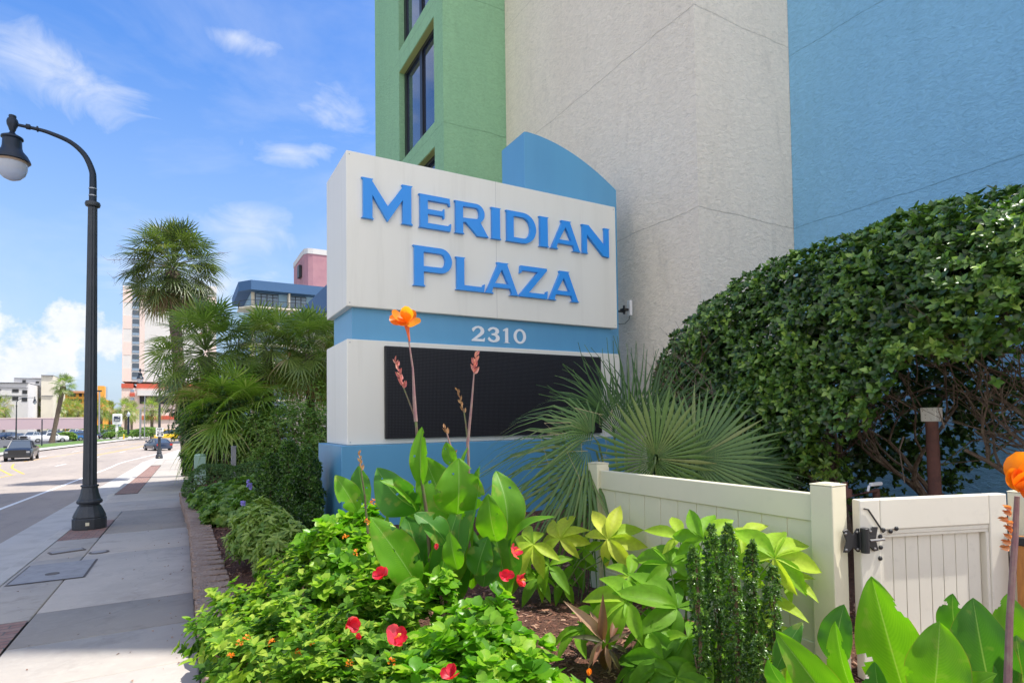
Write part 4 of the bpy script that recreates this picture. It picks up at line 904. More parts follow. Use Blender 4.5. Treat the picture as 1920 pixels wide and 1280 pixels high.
# columns of weeping small-leaved shrub beside the sign
def columns(name, label, base, cols, m_, n, size, seed, rm, rsd=.25, droop=False):
    rng = np.random.default_rng(seed); t = thing(name, label, 'shrub', base); Lv = Leaves(); st = MB()
    for (x, y, z0, z1, r) in cols:
        k = int(n*(z1-z0)*r)
        u = rng.uniform(0, 1, k); a = rng.uniform(0, 6.28, k); rad = r*(.45+.55*rng.uniform(0, 1, k)**.5)*np.clip(1.25-u**6*1.1, .2, 1)*(1+.18*np.sin(u*17+a*2))
        lx = .03*np.sin(u*3+x*9); P = np.stack([x+lx+np.cos(a)*rad, y+np.sin(a)*rad, z0+(z1-z0)*u], 1)
        A = nrm(np.stack([np.cos(a)*.6, np.sin(a)*.6, np.full(k, -.2 if droop else .75)], 1)+rng.normal(0, .3, (k, 3)))
        rosettes(Lv, T_sm, rng, P, A, 6, size, (.4, 1.4), 1, .5, rm+.12*np.sin(a*3+u*9), rsd)
        st.tube([(x, y, z0-.25), (x+.02, y, z0+(z1-z0)*.5), (x, y, z1*.97)], [.012, .009, .004], 5)
        for q in range(10):
            uu = random.random(); aa = random.random()*6.28; st.tube([(x, y, z0+(z1-z0)*uu*.8), (x+math.cos(aa)*r*.6, y+math.sin(aa)*r*.6, z0+(z1-z0)*min(1, uu*.8+.15))], [.005, .002], 4, False)
    Lv.build('foliage', m_, t); st.build('stems', M_twig, t); return t
random.seed(5)
columns('column_shrub', 'tall dark small leaved shrub in hanging columns beside the sign base', (1.3, 8.6, .1), [(1.08, 8.9, -.1, 1.22, .16), (1.30, 8.75, .0, 1.40, .19), (1.50, 8.35, .0, 1.30, .17), (1.22, 8.3, .0, .95, .17), (1.42, 7.9, .05, .62, .16), (1.62, 8.75, .1, 1.2, .15), (1.12, 7.85, .0, .5, .14)], L_holly, 6800, .034, 41, .28, droop=True)
columns('columnar_holly', 'clump of narrow upright small leaved hollies in front of the fence panel', (2.35, 2.1, .2), [(PD(1308, 1200, 2.85)[0], PD(1308, 1200, 2.85)[1], .2, 1.02, .036), (PD(1345, 1200, 2.95)[0], PD(1345, 1200, 2.95)[1], .2, 1.11, .040), (PD(1378, 1200, 2.8)[0], PD(1378, 1200, 2.8)[1], .2, 1.14, .043), (PD(1414, 1200, 2.9)[0], PD(1414, 1200, 2.9)[1], .2, 1.03, .038), (PD(1452, 1200, 2.8)[0], PD(1452, 1200, 2.8)[1], .2, .93, .042), (PD(1432, 1260, 2.65)[0], PD(1432, 1260, 2.65)[1], .2, .66, .035)], L_holly, 19000, .016, 42, .42)

for o in bpy.data.objects:
    if o.name.startswith('sabal_palm') and o.parent is None: o['group'] = 'sabal palms beyond the sign'
# ------------------------------------------------------------------ foreground flower bed
def cannamat(name, c1, c2, trans):
    M = bpy.data.materials.new(name); M.use_nodes = True; nt = M.node_tree; N = nt.nodes; L = nt.links; P = N['Principled BSDF']
    uv = N.new('ShaderNodeUVMap'); uv.uv_map = 'UVMap'; sp = N.new('ShaderNodeSeparateXYZ'); L.new(uv.outputs[0], sp.inputs[0])
    def M_(op, a, b=None, cl=False):
        n = N.new('ShaderNodeMath'); n.operation = op; n.use_clamp = cl
        for i, x in enumerate((a, b)):
            if x is None: continue
            if isinstance(x, (int, float)): n.inputs[i].default_value = x
            else: L.new(x, n.inputs[i])
        return n.outputs[0]
    au = M_('ABSOLUTE', sp.outputs[0])
    ph = M_('SUBTRACT', M_('MULTIPLY', sp.outputs[1], 30.), M_('MULTIPLY', M_('POWER', au, 1.5), 13.))
    s_ = M_('ADD', M_('MULTIPLY', M_('SINE', M_('MULTIPLY', ph, 6.283)), .5), .5)
    mid = M_('SUBTRACT', 1., M_('DIVIDE', au, .035), True)
    nz = N.new('ShaderNodeTexNoise'); nz.inputs['Scale'].default_value = 3; nz.inputs['Detail'].default_value = 4; L.new(uv.outputs[0], nz.inputs['Vector'])
    mx = N.new('ShaderNodeMixRGB'); L.new(nz.outputs['Fac'], mx.inputs[0]); mx.inputs[1].default_value = (*c1, 1); mx.inputs[2].default_value = (*c2, 1)
    m2 = N.new('ShaderNodeMixRGB'); m2.blend_type = 'MULTIPLY'; L.new(M_('MULTIPLY', s_, .17), m2.inputs[0]); L.new(mx.outputs[0], m2.inputs[1]); m2.inputs[2].default_value = (.35, .5, .3, 1)
    m3 = N.new('ShaderNodeMixRGB'); L.new(M_('MULTIPLY', mid, .6), m3.inputs[0]); L.new(m2.outputs[0], m3.inputs[1]); m3.inputs[2].default_value = (.34, .50, .18, 1)
    edge = M_('MULTIPLY', M_('DIVIDE', M_('SUBTRACT', au, .965), .03, True), .55)
    m4 = N.new('ShaderNodeMixRGB'); L.new(edge, m4.inputs[0]); L.new(m3.outputs[0], m4.inputs[1]); m4.inputs[2].default_value = (.30, .16, .05, 1)
    L.new(m4.outputs[0], P.inputs['Base Color']); P.inputs['Roughness'].default_value = .46; P.inputs['Specular IOR Level'].default_value = .4
    b = N.new('ShaderNodeBump'); b.inputs['Strength'].default_value = .25; b.inputs['Distance'].default_value = .0015; L.new(s_, b.inputs['Height']); L.new(b.outputs[0], P.inputs['Normal'])
    T = N.new('ShaderNodeBsdfTranslucent'); hs = N.new('ShaderNodeMixRGB'); hs.blend_type = 'MULTIPLY'; hs.inputs[0].default_value = 1; hs.inputs[2].default_value = (1.7, 1.75, .5, 1); L.new(m4.outputs[0], hs.inputs[1]); L.new(hs.outputs[0], T.inputs[0])
    n3 = N.new('ShaderNodeTexNoise'); n3.inputs['Scale'].default_value = 14; g = N.new('ShaderNodeNewGeometry'); L.new(g.outputs['Position'], n3.inputs['Vector'])
    bl = N.new('ShaderNodeMixRGB'); L.new(M_('MULTIPLY', M_('DIVIDE', M_('SUBTRACT', n3.outputs['Fac'], .60), .06, True), .45), bl.inputs[0]); L.new(m4.outputs[0], bl.inputs[1]); bl.inputs[2].default_value = (.34, .34, .07, 1); L.new(bl.outputs[0], P.inputs['Base Color'])
    ms = N.new('ShaderNodeMixShader'); ms.inputs[0].default_value = trans; L.new(P.outputs[0], ms.inputs[1]); L.new(T.outputs[0], ms.inputs[2]); L.new(ms.outputs[0], N['Material Output'].inputs[0]); return M
L_can = cannamat('leaf_canna', (.085, .26, .012), (.17, .39, .02), .44)
L_can2 = cannamat('leaf_canna_deep', (.05, .18, .02), (.085, .26, .028), .4)
CAM = EYE
def canna_leaf(parent, base, tip, width, m_=None, bend=.12, fold=.25, turn=0., seed=0, wave=.03, curl=0., name='leaf', wpos=.45, blunt=1.):
    rng = random.Random(seed); base = np.array(base, float); tip = np.array(tip, float); ax = tip-base; L = np.linalg.norm(ax); y = ax/L
    view = unit(CAM-(base+tip)/2); x = unit(np.cross(y, view)); z = np.cross(x, y)
    ct, st_ = math.cos(turn), math.sin(turn); x, z = x*ct+z*st_, z*ct-x*st_
    rows, cols = 30, 14; vs = []; uv = []; fs = []
    p1, p2 = rng.uniform(0, 6), rng.uniform(0, 6); tears = {}
    if seed % 3 != 1:
        for q in range(rng.randint(1, 3)):
            i0 = rng.randint(7, 25); sd = rng.random() < .5; dp = rng.randint(2, 4)
            tears[(i0, sd)] = dp; tears[(i0+1, sd)] = dp-1; tears[(i0-1, sd)] = 1
    holes = {(rng.randint(5, 25), rng.randint(3, 10)) for q in range(rng.randint(0, 2) if seed < 50 else 0)}
    for i in range(rows+1):
        v = i/rows; vv = v**(math.log(.5)/math.log(wpos)); w_ = max(.012, math.sin(math.pi*min(vv, .999))**.75*blunt)*width/2
        if v > .97: w_ *= .35
        for j in range(cols+1):
            s_ = -1+2*j/cols
            off = bend*L*math.sin(math.pi*v)-curl*L*v**3; h = fold*w_*abs(s_)+wave*width*math.sin(v*11+p1+s_*2.)*abs(s_)+wave*.5*width*math.sin(v*23+p2)*s_*s_
            q = base+ax*v+z*(off+h)+x*(s_*w_*math.cos(min(1.2, fold*.9*abs(s_)))); vs.append(q); uv.append((s_, v))
    c = cols+1
    for i in range(rows):
        for j in range(cols):
            e_ = min(j, cols-1-j)
            if e_ < tears.get((i, j > cols/2), 0): continue
            if (i, j) in holes: continue
            fs.append((i*c+j, i*c+j+1, (i+1)*c+j+1, (i+1)*c+j))
    return qmesh(name, vs, fs, np.full(len(fs), .5), m_ or L_can, parent, uv=uv)
M_cst = mat('canna_stem', (.13, .085, .06), .5, var=(20, (.12, .17, .05), .45, .6)); M_purp = mat('canna_stem_purple', (.24, .12, .13), .5, var=(25, (.30, .22, .17), .4, .7))
M_or = leafmat('petal_orange', [(.80, .16, .01), (.86, .24, .015), (.88, .36, .03)], .45, .45); M_pink = leafmat('bud_pink', [(.50, .11, .12), (.62, .2, .2), (.7, .34, .3)], .3, .5); M_dry = leafmat('dry_bract', [(.22, .1, .05), (.42, .22, .11), (.55, .34, .18)], .2, .8)
M_red = leafmat('petal_red', [(.45, .008, .03), (.72, .02, .055), (.85, .12, .20)], .4, .45); M_gold = mat('stamen_gold', (.8, .45, .05), .6)
T_pet = leaf_t(6, lambda u: (.12+.9*math.sin(math.pi*min(1, u*.83+.04)))*(1 if u < .98 else .6), .85, .12, -.30, 4)
T_hib = leaf_t(8, lambda u: (.15+.88*math.sin(math.pi*min(1, u*.8+.03)))*(1 if u < .98 else .75), .95, .12, -.35, 6)
T_hib[0][:, 2] += .045*np.sin(T_hib[0][:, 1]*9+T_hib[0][:, 0]*16)*(T_hib[0][:, 1] > .4)
def petals(parent, c, axis, m_, n, size, tilt, seed, name='flower', T=None, sp=.15):
    rng = np.random.default_rng(seed); Lv = Leaves(); A = unit(axis); ref = np.array([.3, .5, .81]); U = unit(np.cross(A, ref)); W = np.cross(A, U)
    for j in range(n):
        ph = 6.283*j/n+rng.normal(0, sp); t_ = rng.uniform(*tilt); rad = U*math.cos(ph)+W*math.sin(ph); Y = A*math.cos(t_)+rad*math.sin(t_); Nn = A*math.sin(t_)-rad*math.cos(t_)+rng.normal(0, .2, 3)
        Lv.add(T or T_pet, [np.asarray(c)+Y*size*.02], [Y], [Nn], size*rng.uniform(.85, 1.15), rng.uniform(0, 1))
    return Lv.build(name, m_, parent)
def spike(parent, p0, p1, m_, n, size, seed, name='flower_spike'):
    rng = np.random.default_rng(seed); Lv = Leaves(); p0, p1 = np.array(p0), np.array(p1); ax = unit(p1-p0)
    for i in range(n):
        u = i/n; a = i*2.4; rad = np.array([math.cos(a), math.sin(a), 0]); Y = unit(ax*1.0+rad*.55)
        Lv.add(T_bud, [p0+(p1-p0)*u], [Y], [rad*-1+ax*.3], size*(1.1-.4*u)*rng.uniform(.8, 1.2), rng.uniform(0, 1)); Lv.add(T_bud, [p0+(p1-p0)*u], [Y], [np.cross(rad, ax)], size*(1.1-.4*u), rng.uniform(0, 1))
    return Lv.build(name, m_, parent)
T_bud = leaf_t(3, 'ovate', .34, .6, -.1)
# ---- central canna
D0 = 3.45
cb = PD(800, 1215, D0); CN = thing('canna', 'tall canna with big lit green leaves and orange flower in front of the sign', 'plant', (cb[0], cb[1], .2))
def cl(parent, bx, by, tx, ty, wpx, d0=D0, d1=None, deep=0, seed=0, **k):
    d1 = d0 if d1 is None else d1
    return canna_leaf(parent, PD(bx-(tx-bx)*.06, by-(ty-by)*.06, d0), PD(tx, ty, d1), wpx*(1.15 if parent == CN else 1.0)/F_*(d0+d1)/2, L_can2 if deep else L_can, seed=seed, **k)
for i, q in enumerate([
    (779, 1092, 693, 968, 68, 3.3, 3.15, 0, dict(bend=.06, turn=-.25, fold=.16)),
    (795, 1112, 729, 1126, 62, 3.2, 3.05, 0, dict(bend=.1, fold=.2, blunt=1)),
    (782, 952, 704, 880, 70, 3.55, 3.5, 1, dict(bend=.22, turn=.35, fold=.3, curl=.1)),
    (778, 955, 712, 900, 34, 3.5, 3.4, 0, dict(bend=.16, turn=-.9, fold=.3)),
    (858, 985, 796, 855, 78, 3.55, 3.6, 0, dict(bend=.10, turn=.25, fold=.25)),
    (858, 958, 860, 858, 84, 3.4, 3.35, 0, dict(bend=.14, fold=.2, turn=-.1, wpos=.4)),
    (790, 905, 791, 800, 36, 3.5, 3.5, 0, dict(bend=.06, turn=.3, fold=.6)),
    (850, 872, 836, 828, 26, 3.6, 3.6, 0, dict(bend=.04, turn=.3)),
    (870, 1040, 900, 872, 44, 3.35, 3.35, 1, dict(bend=-.05, turn=1.0, fold=.7)),
    (950, 1005, 930, 882, 62, 3.6, 3.7, 0, dict(bend=.16, turn=-.4, fold=.35)),
    (930, 1010, 915, 925, 52, 3.5, 3.4, 0, dict(bend=.14, turn=.2, fold=.2)),
    (894, 1075, 915, 1005, 48, 3.4, 3.4, 1, dict(bend=.08, turn=.3)),
    (836, 1018, 776, 962, 48, 3.4, 3.35, 1, dict(bend=.12, turn=-.6)),
    (792, 1060, 762, 965, 60, 3.6, 3.65, 1, dict(bend=.08)),
    (795, 1120, 728, 958, 40, 3.45, 3.5, 0, dict(bend=.16, turn=.9, fold=.5)),
    (668, 955, 628, 890, 40, 3.5, 3.45, 0, dict(bend=.08, turn=-.2)),
    (686, 940, 672, 872, 38, 3.7, 3.7, 1, dict(bend=.04, turn=.5)),
    (857, 1064, 843, 996, 36, 3.3, 3.25, 0, dict(bend=.1, turn=.2)),
    (822, 990, 762, 925, 52, 3.75, 3.8, 0, dict(bend=.14, turn=.3)),
    (962, 1024, 1042, 968, 24, 3.5, 3.4, 0, dict(bend=.18, turn=1.0, fold=.5)),
    (868, 1085, 880, 985, 60, 3.7, 3.7, 1, dict(bend=.08)),
    (815, 1080, 800, 985, 66, 3.8, 3.85, 1, dict(bend=.08, turn=.3)),
    (962, 1080, 938, 985, 56, 3.65, 3.7, 1, dict(bend=.1, turn=.3)),
    (885, 905, 878, 838, 18, 3.5, 3.5, 0, dict(bend=.2, turn=.9, fold=.7)),
    (757, 1050, 722, 985, 44, 3.6, 3.7, 1, dict(bend=.1))]):
    bx, by, tx, ty, wp, a, c, dp, kw = q; cl(CN, bx, by, tx, ty, wp, a, c, dp, seed=i, **kw)
rq = random.Random(44)
for i in range(16):
    bx = 760+rq.uniform(0, 190); by = rq.uniform(1080, 1130); tx = bx+rq.uniform(-60, 60); ty = rq.uniform(930, 1020); dd = rq.uniform(3.5, 3.95)
    cl(CN, bx, by, tx, ty, rq.uniform(38, 58), dd, dd+rq.uniform(-.1, .1), i % 2, seed=100+i, bend=rq.uniform(.05, .18), turn=rq.uniform(-.9, .9), fold=rq.uniform(.2, .5))
def stemtube(parent, pts, rad, m_, name='stem'):
    b = MB(); P = [PD(x, y, d) for x, y, d in pts]; b.tube(P, rad, 7); return b.build(name, m_, parent, smooth=True)
gb = lambda x, y, d: (x, y, d)
stemtube(CN, [(812, 1120, 3.5), (800, 960, 3.5), (786, 870, 3.5), (780, 790, 3.5)], [.014, .011, .009, .008], M_cst)
stemtube(CN, [(780, 790, 3.5), (778, 770, 3.5), (774, 690, 3.5), (765, 628, 3.5)], [.012, .012, .006, .004], M_purp)
stemtube(CN, [(779, 785, 3.5), (768, 755, 3.5), (757, 727, 3.5)], [.005, .0045, .004], M_cst)
stemtube(CN, [(880, 1040, 3.55), (880, 900, 3.55), (877, 830, 3.55), (884, 760, 3.55), (889, 698, 3.55)], [.010, .007, .010, .007, .004], M_purp)
stemtube(CN, [(877, 825, 3.55), (873, 790, 3.55), (869, 765, 3.55)], [.006, .005, .004], M_cst)
stemtube(CN, [(855, 870, 3.6), (846, 840, 3.6), (838, 812, 3.6)], [.006, .008, .004], M_purp)
stemtube(CN, [(690, 1000, 3.6), (684, 930, 3.6), (677, 880, 3.6)], [.008, .006, .004], M_cst)
spike(CN, PD(757, 729, 3.5), PD(741, 672, 3.5), M_pink, 11, .05, 1); spike(CN, PD(888, 702, 3.55), PD(893, 662, 3.55), M_pink, 9, .055, 2); spike(CN, PD(870, 775, 3.55), PD(857, 728, 3.55), M_dry, 10, .035, 3)
spike(CN, PD(678, 882, 3.6), PD(673, 846, 3.6), M_dry, 9, .035, 4); spike(CN, PD(838, 815, 3.6), PD(833, 800, 3.6), M_dry, 4, .04, 5); spike(CN, PD(852, 868, 3.6), PD(855, 842, 3.6), M_dry, 4, .03, 6)
# the orange flower: broad floppy petals round a trumpet
fc = PD(763, 610, 3.5); up = np.array([0, 0, 1.])
Lv = Leaves(); 
vR, vU, vF = RT, np.array([0, 0, 1.]), -FW
for (dx, dz, df, sz, nx) in ((-.75, .25, .3, .105, .6), (-.55, -.45, .5, .075, .8), (.15, 1.0, .25, .095, 1.), (.95, -.35, .35, .10, .8), (-.1, .5, .9, .08, .5), (.45, .6, -.3, .08, 1.), (-.9, .05, -.1, .10, 1.)):
    Y = unit(vR*dx+vU*dz+vF*df); Lv.add(T_pet, [fc+vU*.02], [Y], [vF*nx+vU*.6], sz, random.Random(int(dx*100)).random())
Lv.build('flower', M_or, CN)
b = MB(); b.tube([PD(768, 640, 3.5), PD(765, 622, 3.5), fc], [.005, .010, .017], 7); b.build('flower_tube', mat('petal_base', (.62, .12, .03), .6), CN)
# ---- right foreground canna
RC = thing('canna', 'wide canna clump with very large leaves in front of the white gate', 'plant', (2.5, 1.15, .2))
for i, q in enumerate([
    (1706, 1330, 1634, 1080, 118, 2.3, 2.25, 0, dict(bend=.05, turn=.12, fold=.34, wpos=.5)),
    (1745, 1330, 1762, 1164, 104, 2.05, 2.0, 0, dict(bend=.10, turn=-.15, fold=.22, wpos=.55)),
    (1866, 1330, 1824, 1120, 110, 2.2, 2.25, 1, dict(bend=.08, turn=.12, fold=.25, wpos=.5)),
    (1796, 1200, 1786, 1112, 54, 2.35, 2.35, 1, dict(bend=.08, turn=.4, fold=.3)),
    (1900, 1235, 1888, 1112, 74, 2.3, 2.3, 0, dict(bend=.08, turn=-.2, fold=.3)),
    (1568, 1240, 1583, 1132, 66, 2.45, 2.45, 1, dict(bend=.08, turn=.4, fold=.3)),
    (1618, 1330, 1566, 1164, 60, 2.2, 2.2, 0, dict(bend=.08, turn=.7, fold=.5)),
    (1575, 1345, 1453, 1180, 80, 2.2, 2.15, 0, dict(bend=.06, turn=-.1, fold=.4)),
    (1458, 1250, 1505, 1165, 44, 2.6, 2.6, 1, dict(bend=.08, turn=.3)),
    (1480, 1290, 1440, 1235, 46, 2.4, 2.35, 1, dict(bend=.1, turn=.8)),
    (1530, 1300, 1478, 1245, 40, 2.3, 2.2, 0, dict(bend=.12, turn=1.1, fold=.4)),
    (1800, 1330, 1870, 1262, 60, 2.0, 1.9, 0, dict(bend=.1, turn=.8, fold=.3)),
    (1930, 1330, 1905, 1190, 90, 2.15, 2.15, 1, dict(bend=.08, turn=.1)),
    (1660, 1345, 1640, 1240, 60, 2.2, 2.2, 1, dict(bend=.08, turn=.3)),
    (1560, 1345, 1530, 1225, 70, 2.4, 2.4, 1, dict(bend=.08, turn=.3)),
    (1830, 1345, 1800, 1230, 70, 2.35, 2.35, 1, dict(bend=.08, turn=.3)),
    (1470, 1400, 1495, 1262, 50, 2.3, 2.3, 1, dict(bend=.08, turn=.3))]):
    bx, by, tx, ty, wp, a, c, dp, kw = q; cl(RC, bx, by, tx, ty, wp, a, c, dp, seed=50+i, **kw)
for x, d in ((1580, 2.3), (1700, 2.25), (1790, 2.1), (1850, 2.2)):
    p = PD(x, 1330, d); b = MB(); b.tube([(p[0]+.03, p[1]+.05, .15), (p[0], p[1], p[2]*.6+.1), tuple(p)], [.016, .014, .010], 7); b.build('stem', M_cst, RC, smooth=True)
FC = thing('canna', 'purplish canna stem with large orange flower at the gate post', 'plant', (PD(1893, 1330, 1.75)[0], PD(1893, 1330, 1.75)[1], .2))
p = PD(1888, 1330, 1.75); b = MB(); b.tube([(p[0], p[1], .15), tuple(p), tuple(PD(1893, 1160, 1.75)), tuple(PD(1903, 1010, 1.75)), tuple(PD(1907, 930, 1.75))], [.014, .012, .0095, .009, .007], 8); b.build('stem', M_purp, FC, smooth=True)
fc = PD(1912, 905, 1.72); Lv = Leaves()
for (dx, dz, df, sz, nx) in ((-.95, .75, .2, .095, .6), (-.75, 1.0, -.2, .085, .8), (-.25, 1.05, .5, .11, .9), (.6, .9, .3, .12, 1.), (.9, .1, .5, .10, .9), (-.3, .3, 1., .07, .4), (.1, 1.2, -.3, .13, 1.), (.5, -.5, .6, .07, 1.)):
    Y = unit(vR*dx+vU*dz+vF*df); Lv.add(T_pet, [fc-vU*.02], [Y], [vF*nx+vU*.5-vR*.2], sz*.82, random.Random(int(dx*100+7)).random())
Lv.build('flower', M_or, FC)
Lv = Leaves(); rng = np.random.default_rng(6)
for i in range(9):
    c = PD(1895+rng.uniform(-5, 6), 955+i*9, 1.74); Y = unit(-vR*rng.uniform(.5, 1)+vU*rng.uniform(.0, .6)+vF*.2); Lv.add(T_bud, [c], [Y], [vF], .04, rng.uniform(0, 1)); Lv.add(T_bud, [c], [Y], [vU], .04, rng.uniform(0, 1))
Lv.build('seed_bracts', leafmat('bract', [(.62, .16, .06), (.72, .3, .14)], .3, .5), FC)
# ---- lantana
Z = bedz
shrub('lantana', 'low spreading lantana with bright yellow green leaves spilling over the planter wall', 'plant', (.7, 3.6, .2),
      [((.40, 4.05, .33), (.34, .50, .27)), ((.78, 3.9, .42), (.45, .55, .36)), ((.42, 3.3, .34), (.36, .5, .33)), ((.9, 3.15, .42), (.42, .42, .34)), ((.55, 2.6, .30), (.42, .42, .36)), ((1.15, 4.4, .5), (.40, .45, .38)), ((.85, 4.85, .38), (.32, .4, .30))],
      T_ov, L_lant, 1350, .047, 6, lvl=2, seed=61, rm=.6, rsd=.42, bump=.26, shell=.34, lo=-.35, stems=8, up=.7, drop=.8, tilt=(.7, 1.45))
LT = bpy.data.objects['lantana']
for i, (x, y, d) in enumerate(((449, 1206, 2.75), (462, 1196, 2.8), (432, 1230, 2.7), (583, 1210, 2.75), (560, 1222, 2.7), (655, 1243, 2.6), (688, 978, 3.2), (668, 1035, 3.1), (735, 1240, 2.4), (700, 940, 3.2), (648, 1006, 3.1), (510, 1205, 2.7))):
    c = PD(x, y, d-.12); Lv = Leaves(); rng = np.random.default_rng(i)
    for k in range(16):
        a = unit(rng.normal(0, 1, 3)+np.array([0, 0, .8])); Lv.add(T_sm, [c+a*.010], [unit(np.cross(a, [.3, .1, .7])+a*.3)], [a], .013, rng.uniform(0, 1))
    Lv.build('flower', M_or, LT)
# ---- hibiscus with glossy rounder leaves and red flowers
shrub('hibiscus', 'glossy leaved hibiscus bush with red flowers in the centre foreground', 'plant', (1.25, 2.55, .2),
      [((PD(880, 1200, 2.5)[0], PD(880, 1200, 2.5)[1], .42), (.32, .32, .27)), ((PD(820, 1270, 2.3)[0], PD(820, 1270, 2.3)[1], .36), (.36, .3, .27)), ((PD(945, 1160, 2.7)[0], PD(945, 1160, 2.7)[1], .50), (.20, .22, .22)), ((PD(855, 1110, 2.9)[0], PD(855, 1110, 2.9)[1], .46), (.26, .2, .24)), ((PD(930, 1270, 2.35)[0], PD(930, 1270, 2.35)[1], .36), (.26, .25, .24)), ((PD(830, 1050, 3.15)[0], PD(830, 1050, 3.15)[1], .74), (.05, .05, .12)), ((PD(930, 1070, 2.9)[0], PD(930, 1070, 2.9)[1], .66), (.07, .07, .14))],
      T_rd, L_hib, 560, .062, 5, lvl=3, seed=62, rm=.62, rsd=.28, bump=.2, shell=.35, lo=-.3, stems=8, up=.9, drop=1.0, tilt=(.6, 1.4))
HB = bpy.data.objects['hibiscus']
shrub('hibiscus', 'taller slimmer hibiscus bush left of the canna beside the sign base', 'plant', (1.0, 3.9, .2),
      [((PD(640, 1000, 3.9)[0], PD(640, 1000, 3.9)[1], .80), (.20, .22, .22)), ((PD(672, 1050, 3.75)[0], PD(672, 1050, 3.75)[1], .62), (.28, .24, .28)), ((PD(592, 1010, 3.9)[0], PD(592, 1010, 3.9)[1], .86), (.10, .10, .07)), ((PD(690, 970, 3.95)[0], PD(690, 970, 3.95)[1], .92), (.12, .12, .14)), ((PD(720, 1060, 3.7)[0], PD(720, 1060, 3.7)[1], .5), (.24, .22, .26))],
      T_rd, L_hib, 420, .062, 5, lvl=2, seed=63, rm=.68, rsd=.28, bump=.22, shell=.4, lo=-.5, stems=9, up=.8, drop=.9, tilt=(.6, 1.4))
for i, (x, y, d, s_, ax) in enumerate(((740, 1196, 2.18, .062, (.1, -.8, .5)), (717, 1078, 2.75, .042, (-.6, -.6, .5)), (818, 1030, 2.9, .028, (0, 0, 1)), (960, 1036, 2.75, .048, (.5, -.7, .5)), (968, 1088, 2.65, .048, (.7, -.7, .2)), (948, 1082, 2.65, .042, (-.1, -.7, .6)), (846, 1268, 2.1, .042, (-.2, -.3, 1)), (655, 1172, 2.45, .045, (.3, -.8, .4)), (668, 1195, 2.42, .030, (.3, -.6, .4)))):
    fl = petals(HB, PD(x, y, d-.1), ax, M_red, 5, s_*.88, (.8, 1.45) if s_ > .04 else (.2, .5), 90+i, T=T_hib)
    if i in (0, 3, 4):
        b = MB(); c = PD(x, y, d-.1); e = c+unit(ax)*s_*.9; b.tube([c, e], [.003, .002], 5)
        for k in range(18): a = np.array([random.uniform(-1, 1) for _ in range(3)]); b.obox(c+(e-c)*random.uniform(.5, 1)+a*.004, .003, .003, .003)
        b.build('stamen', M_gold, fl)
# ---- lobed yellow-green leaves
def lobed(Lv, rng, hub, nn, up_, R, n, r0, T=T_lan):
    nn = unit(nn); y0 = unit(up_-nn*np.dot(up_, nn)); x0 = np.cross(y0, nn)
    for j in range(n):
        th = -2.25+4.5*j/(n-1)+rng.normal(0, .06); Y = y0*math.cos(th)+x0*math.sin(th); L = R*(.72+.28*math.cos(th*.7))*(1+rng.normal(0, .06))
        Lv.add(T_lob, [hub], [unit(Y+nn*rng.normal(.1, .14))], [nn+rng.normal(0, .22, 3)], L*1.12, r0+rng.normal(0, .09))
T_lob = leaf_t(6, lambda u: .10+.9*math.sin(math.pi*min(.99, u**1.1))**1.0 if u < .99 else .02, .44, .3, .62, 4)
def lobed_plant(label, base, hubs, seed, m_, name='lobed_shrub', ng=5):
    rng = np.random.default_rng(seed); t = thing(name, label, 'plant', base); b = MB()
    for i, (x, y, d, R, r0) in enumerate(hubs):
        h = PD(x, y, d); Lv = Leaves(); nn = unit(unit(CAM-h)*.75+np.array([0, 0, .75])+rng.normal(0, .28, 3)); up_ = unit(h-np.array([base[0], base[1], .35])+rng.normal(0, .2, 3)*.3)
        lobed(Lv, rng, h, nn, up_, R/F_*d, 7 if R > 55 else 5, r0); Lv.build('leaf', m_, t)
        s_ = np.array([base[0], base[1], .22])+rng.normal(0, .05, 3)*np.array([1, 1, 0]); mid = (s_+h)/2+np.array([0, 0, .08]); b.tube([s_, mid, h], [.008, .005, .003], 5)
    b.build('stems', M_stem, t); return t
rng = np.random.default_rng(77)
hub = [(1175, 1127, 3.2, 92, .62), (1269, 1139, 3.2, 92, .4), (1256, 1058, 3.4, 80, .5), (1244, 1238, 2.9, 70, .35), (1452, 1045, 3.05, 82, .75), (1318, 1010, 3.3, 62, .6), (1390, 1010, 3.3, 60, .85), (1219, 1185, 3.1, 64, .45), (1290, 1195, 3.0, 74, .5), (1094, 1180, 3.3, 66, .4), (1430, 1130, 3.1, 64, .7), (1345, 1090, 3.3, 80, .6), (1230, 1100, 3.4, 60, .7), (1300, 1090, 3.35, 76, .45), (1410, 1200, 3.0, 70, .6), (1200, 1250, 3.0, 60, .3), (1340, 1230, 3.1, 74, .55), (1460, 1230, 3.0, 62, .6), (1380, 1060, 3.35, 70, .7), (1180, 1080, 3.5, 54, .6), (1275, 1010, 3.5, 54, .75), (1120, 1150, 3.3, 50, .5), (1480, 1090, 3.1, 50, .8), (1270, 1270, 2.8, 70, .4)]
lobed_plant('large shrub of hand shaped yellow green leaves behind the upright hollies', (PD(1290, 1200, 3.2)[0], PD(1290, 1200, 3.2)[1], .2), hub, 71, L_lime)
hub = [(1000, 1020, 4.4, 58, .8), (1050, 1010, 4.5, 56, .92), (1030, 1060, 4.4, 54, .55), (1140, 1010, 4.3, 60, .95), (1075, 1060, 4.6, 46, .4), (985, 1060, 4.5, 44, .5), (1010, 1085, 4.4, 44, .5), (1150, 1040, 4.4, 40, .3), (1055, 1090, 4.5, 38, .35), (1095, 1030, 4.6, 40, .6), (975, 1035, 4.4, 40, .7)]
lobed_plant('small plant with pale yellow lobed leaves beside the far fence post', (PD(1050, 1040, 4.6)[0], PD(1050, 1040, 4.6)[1], .2), hub, 72, L_lime)
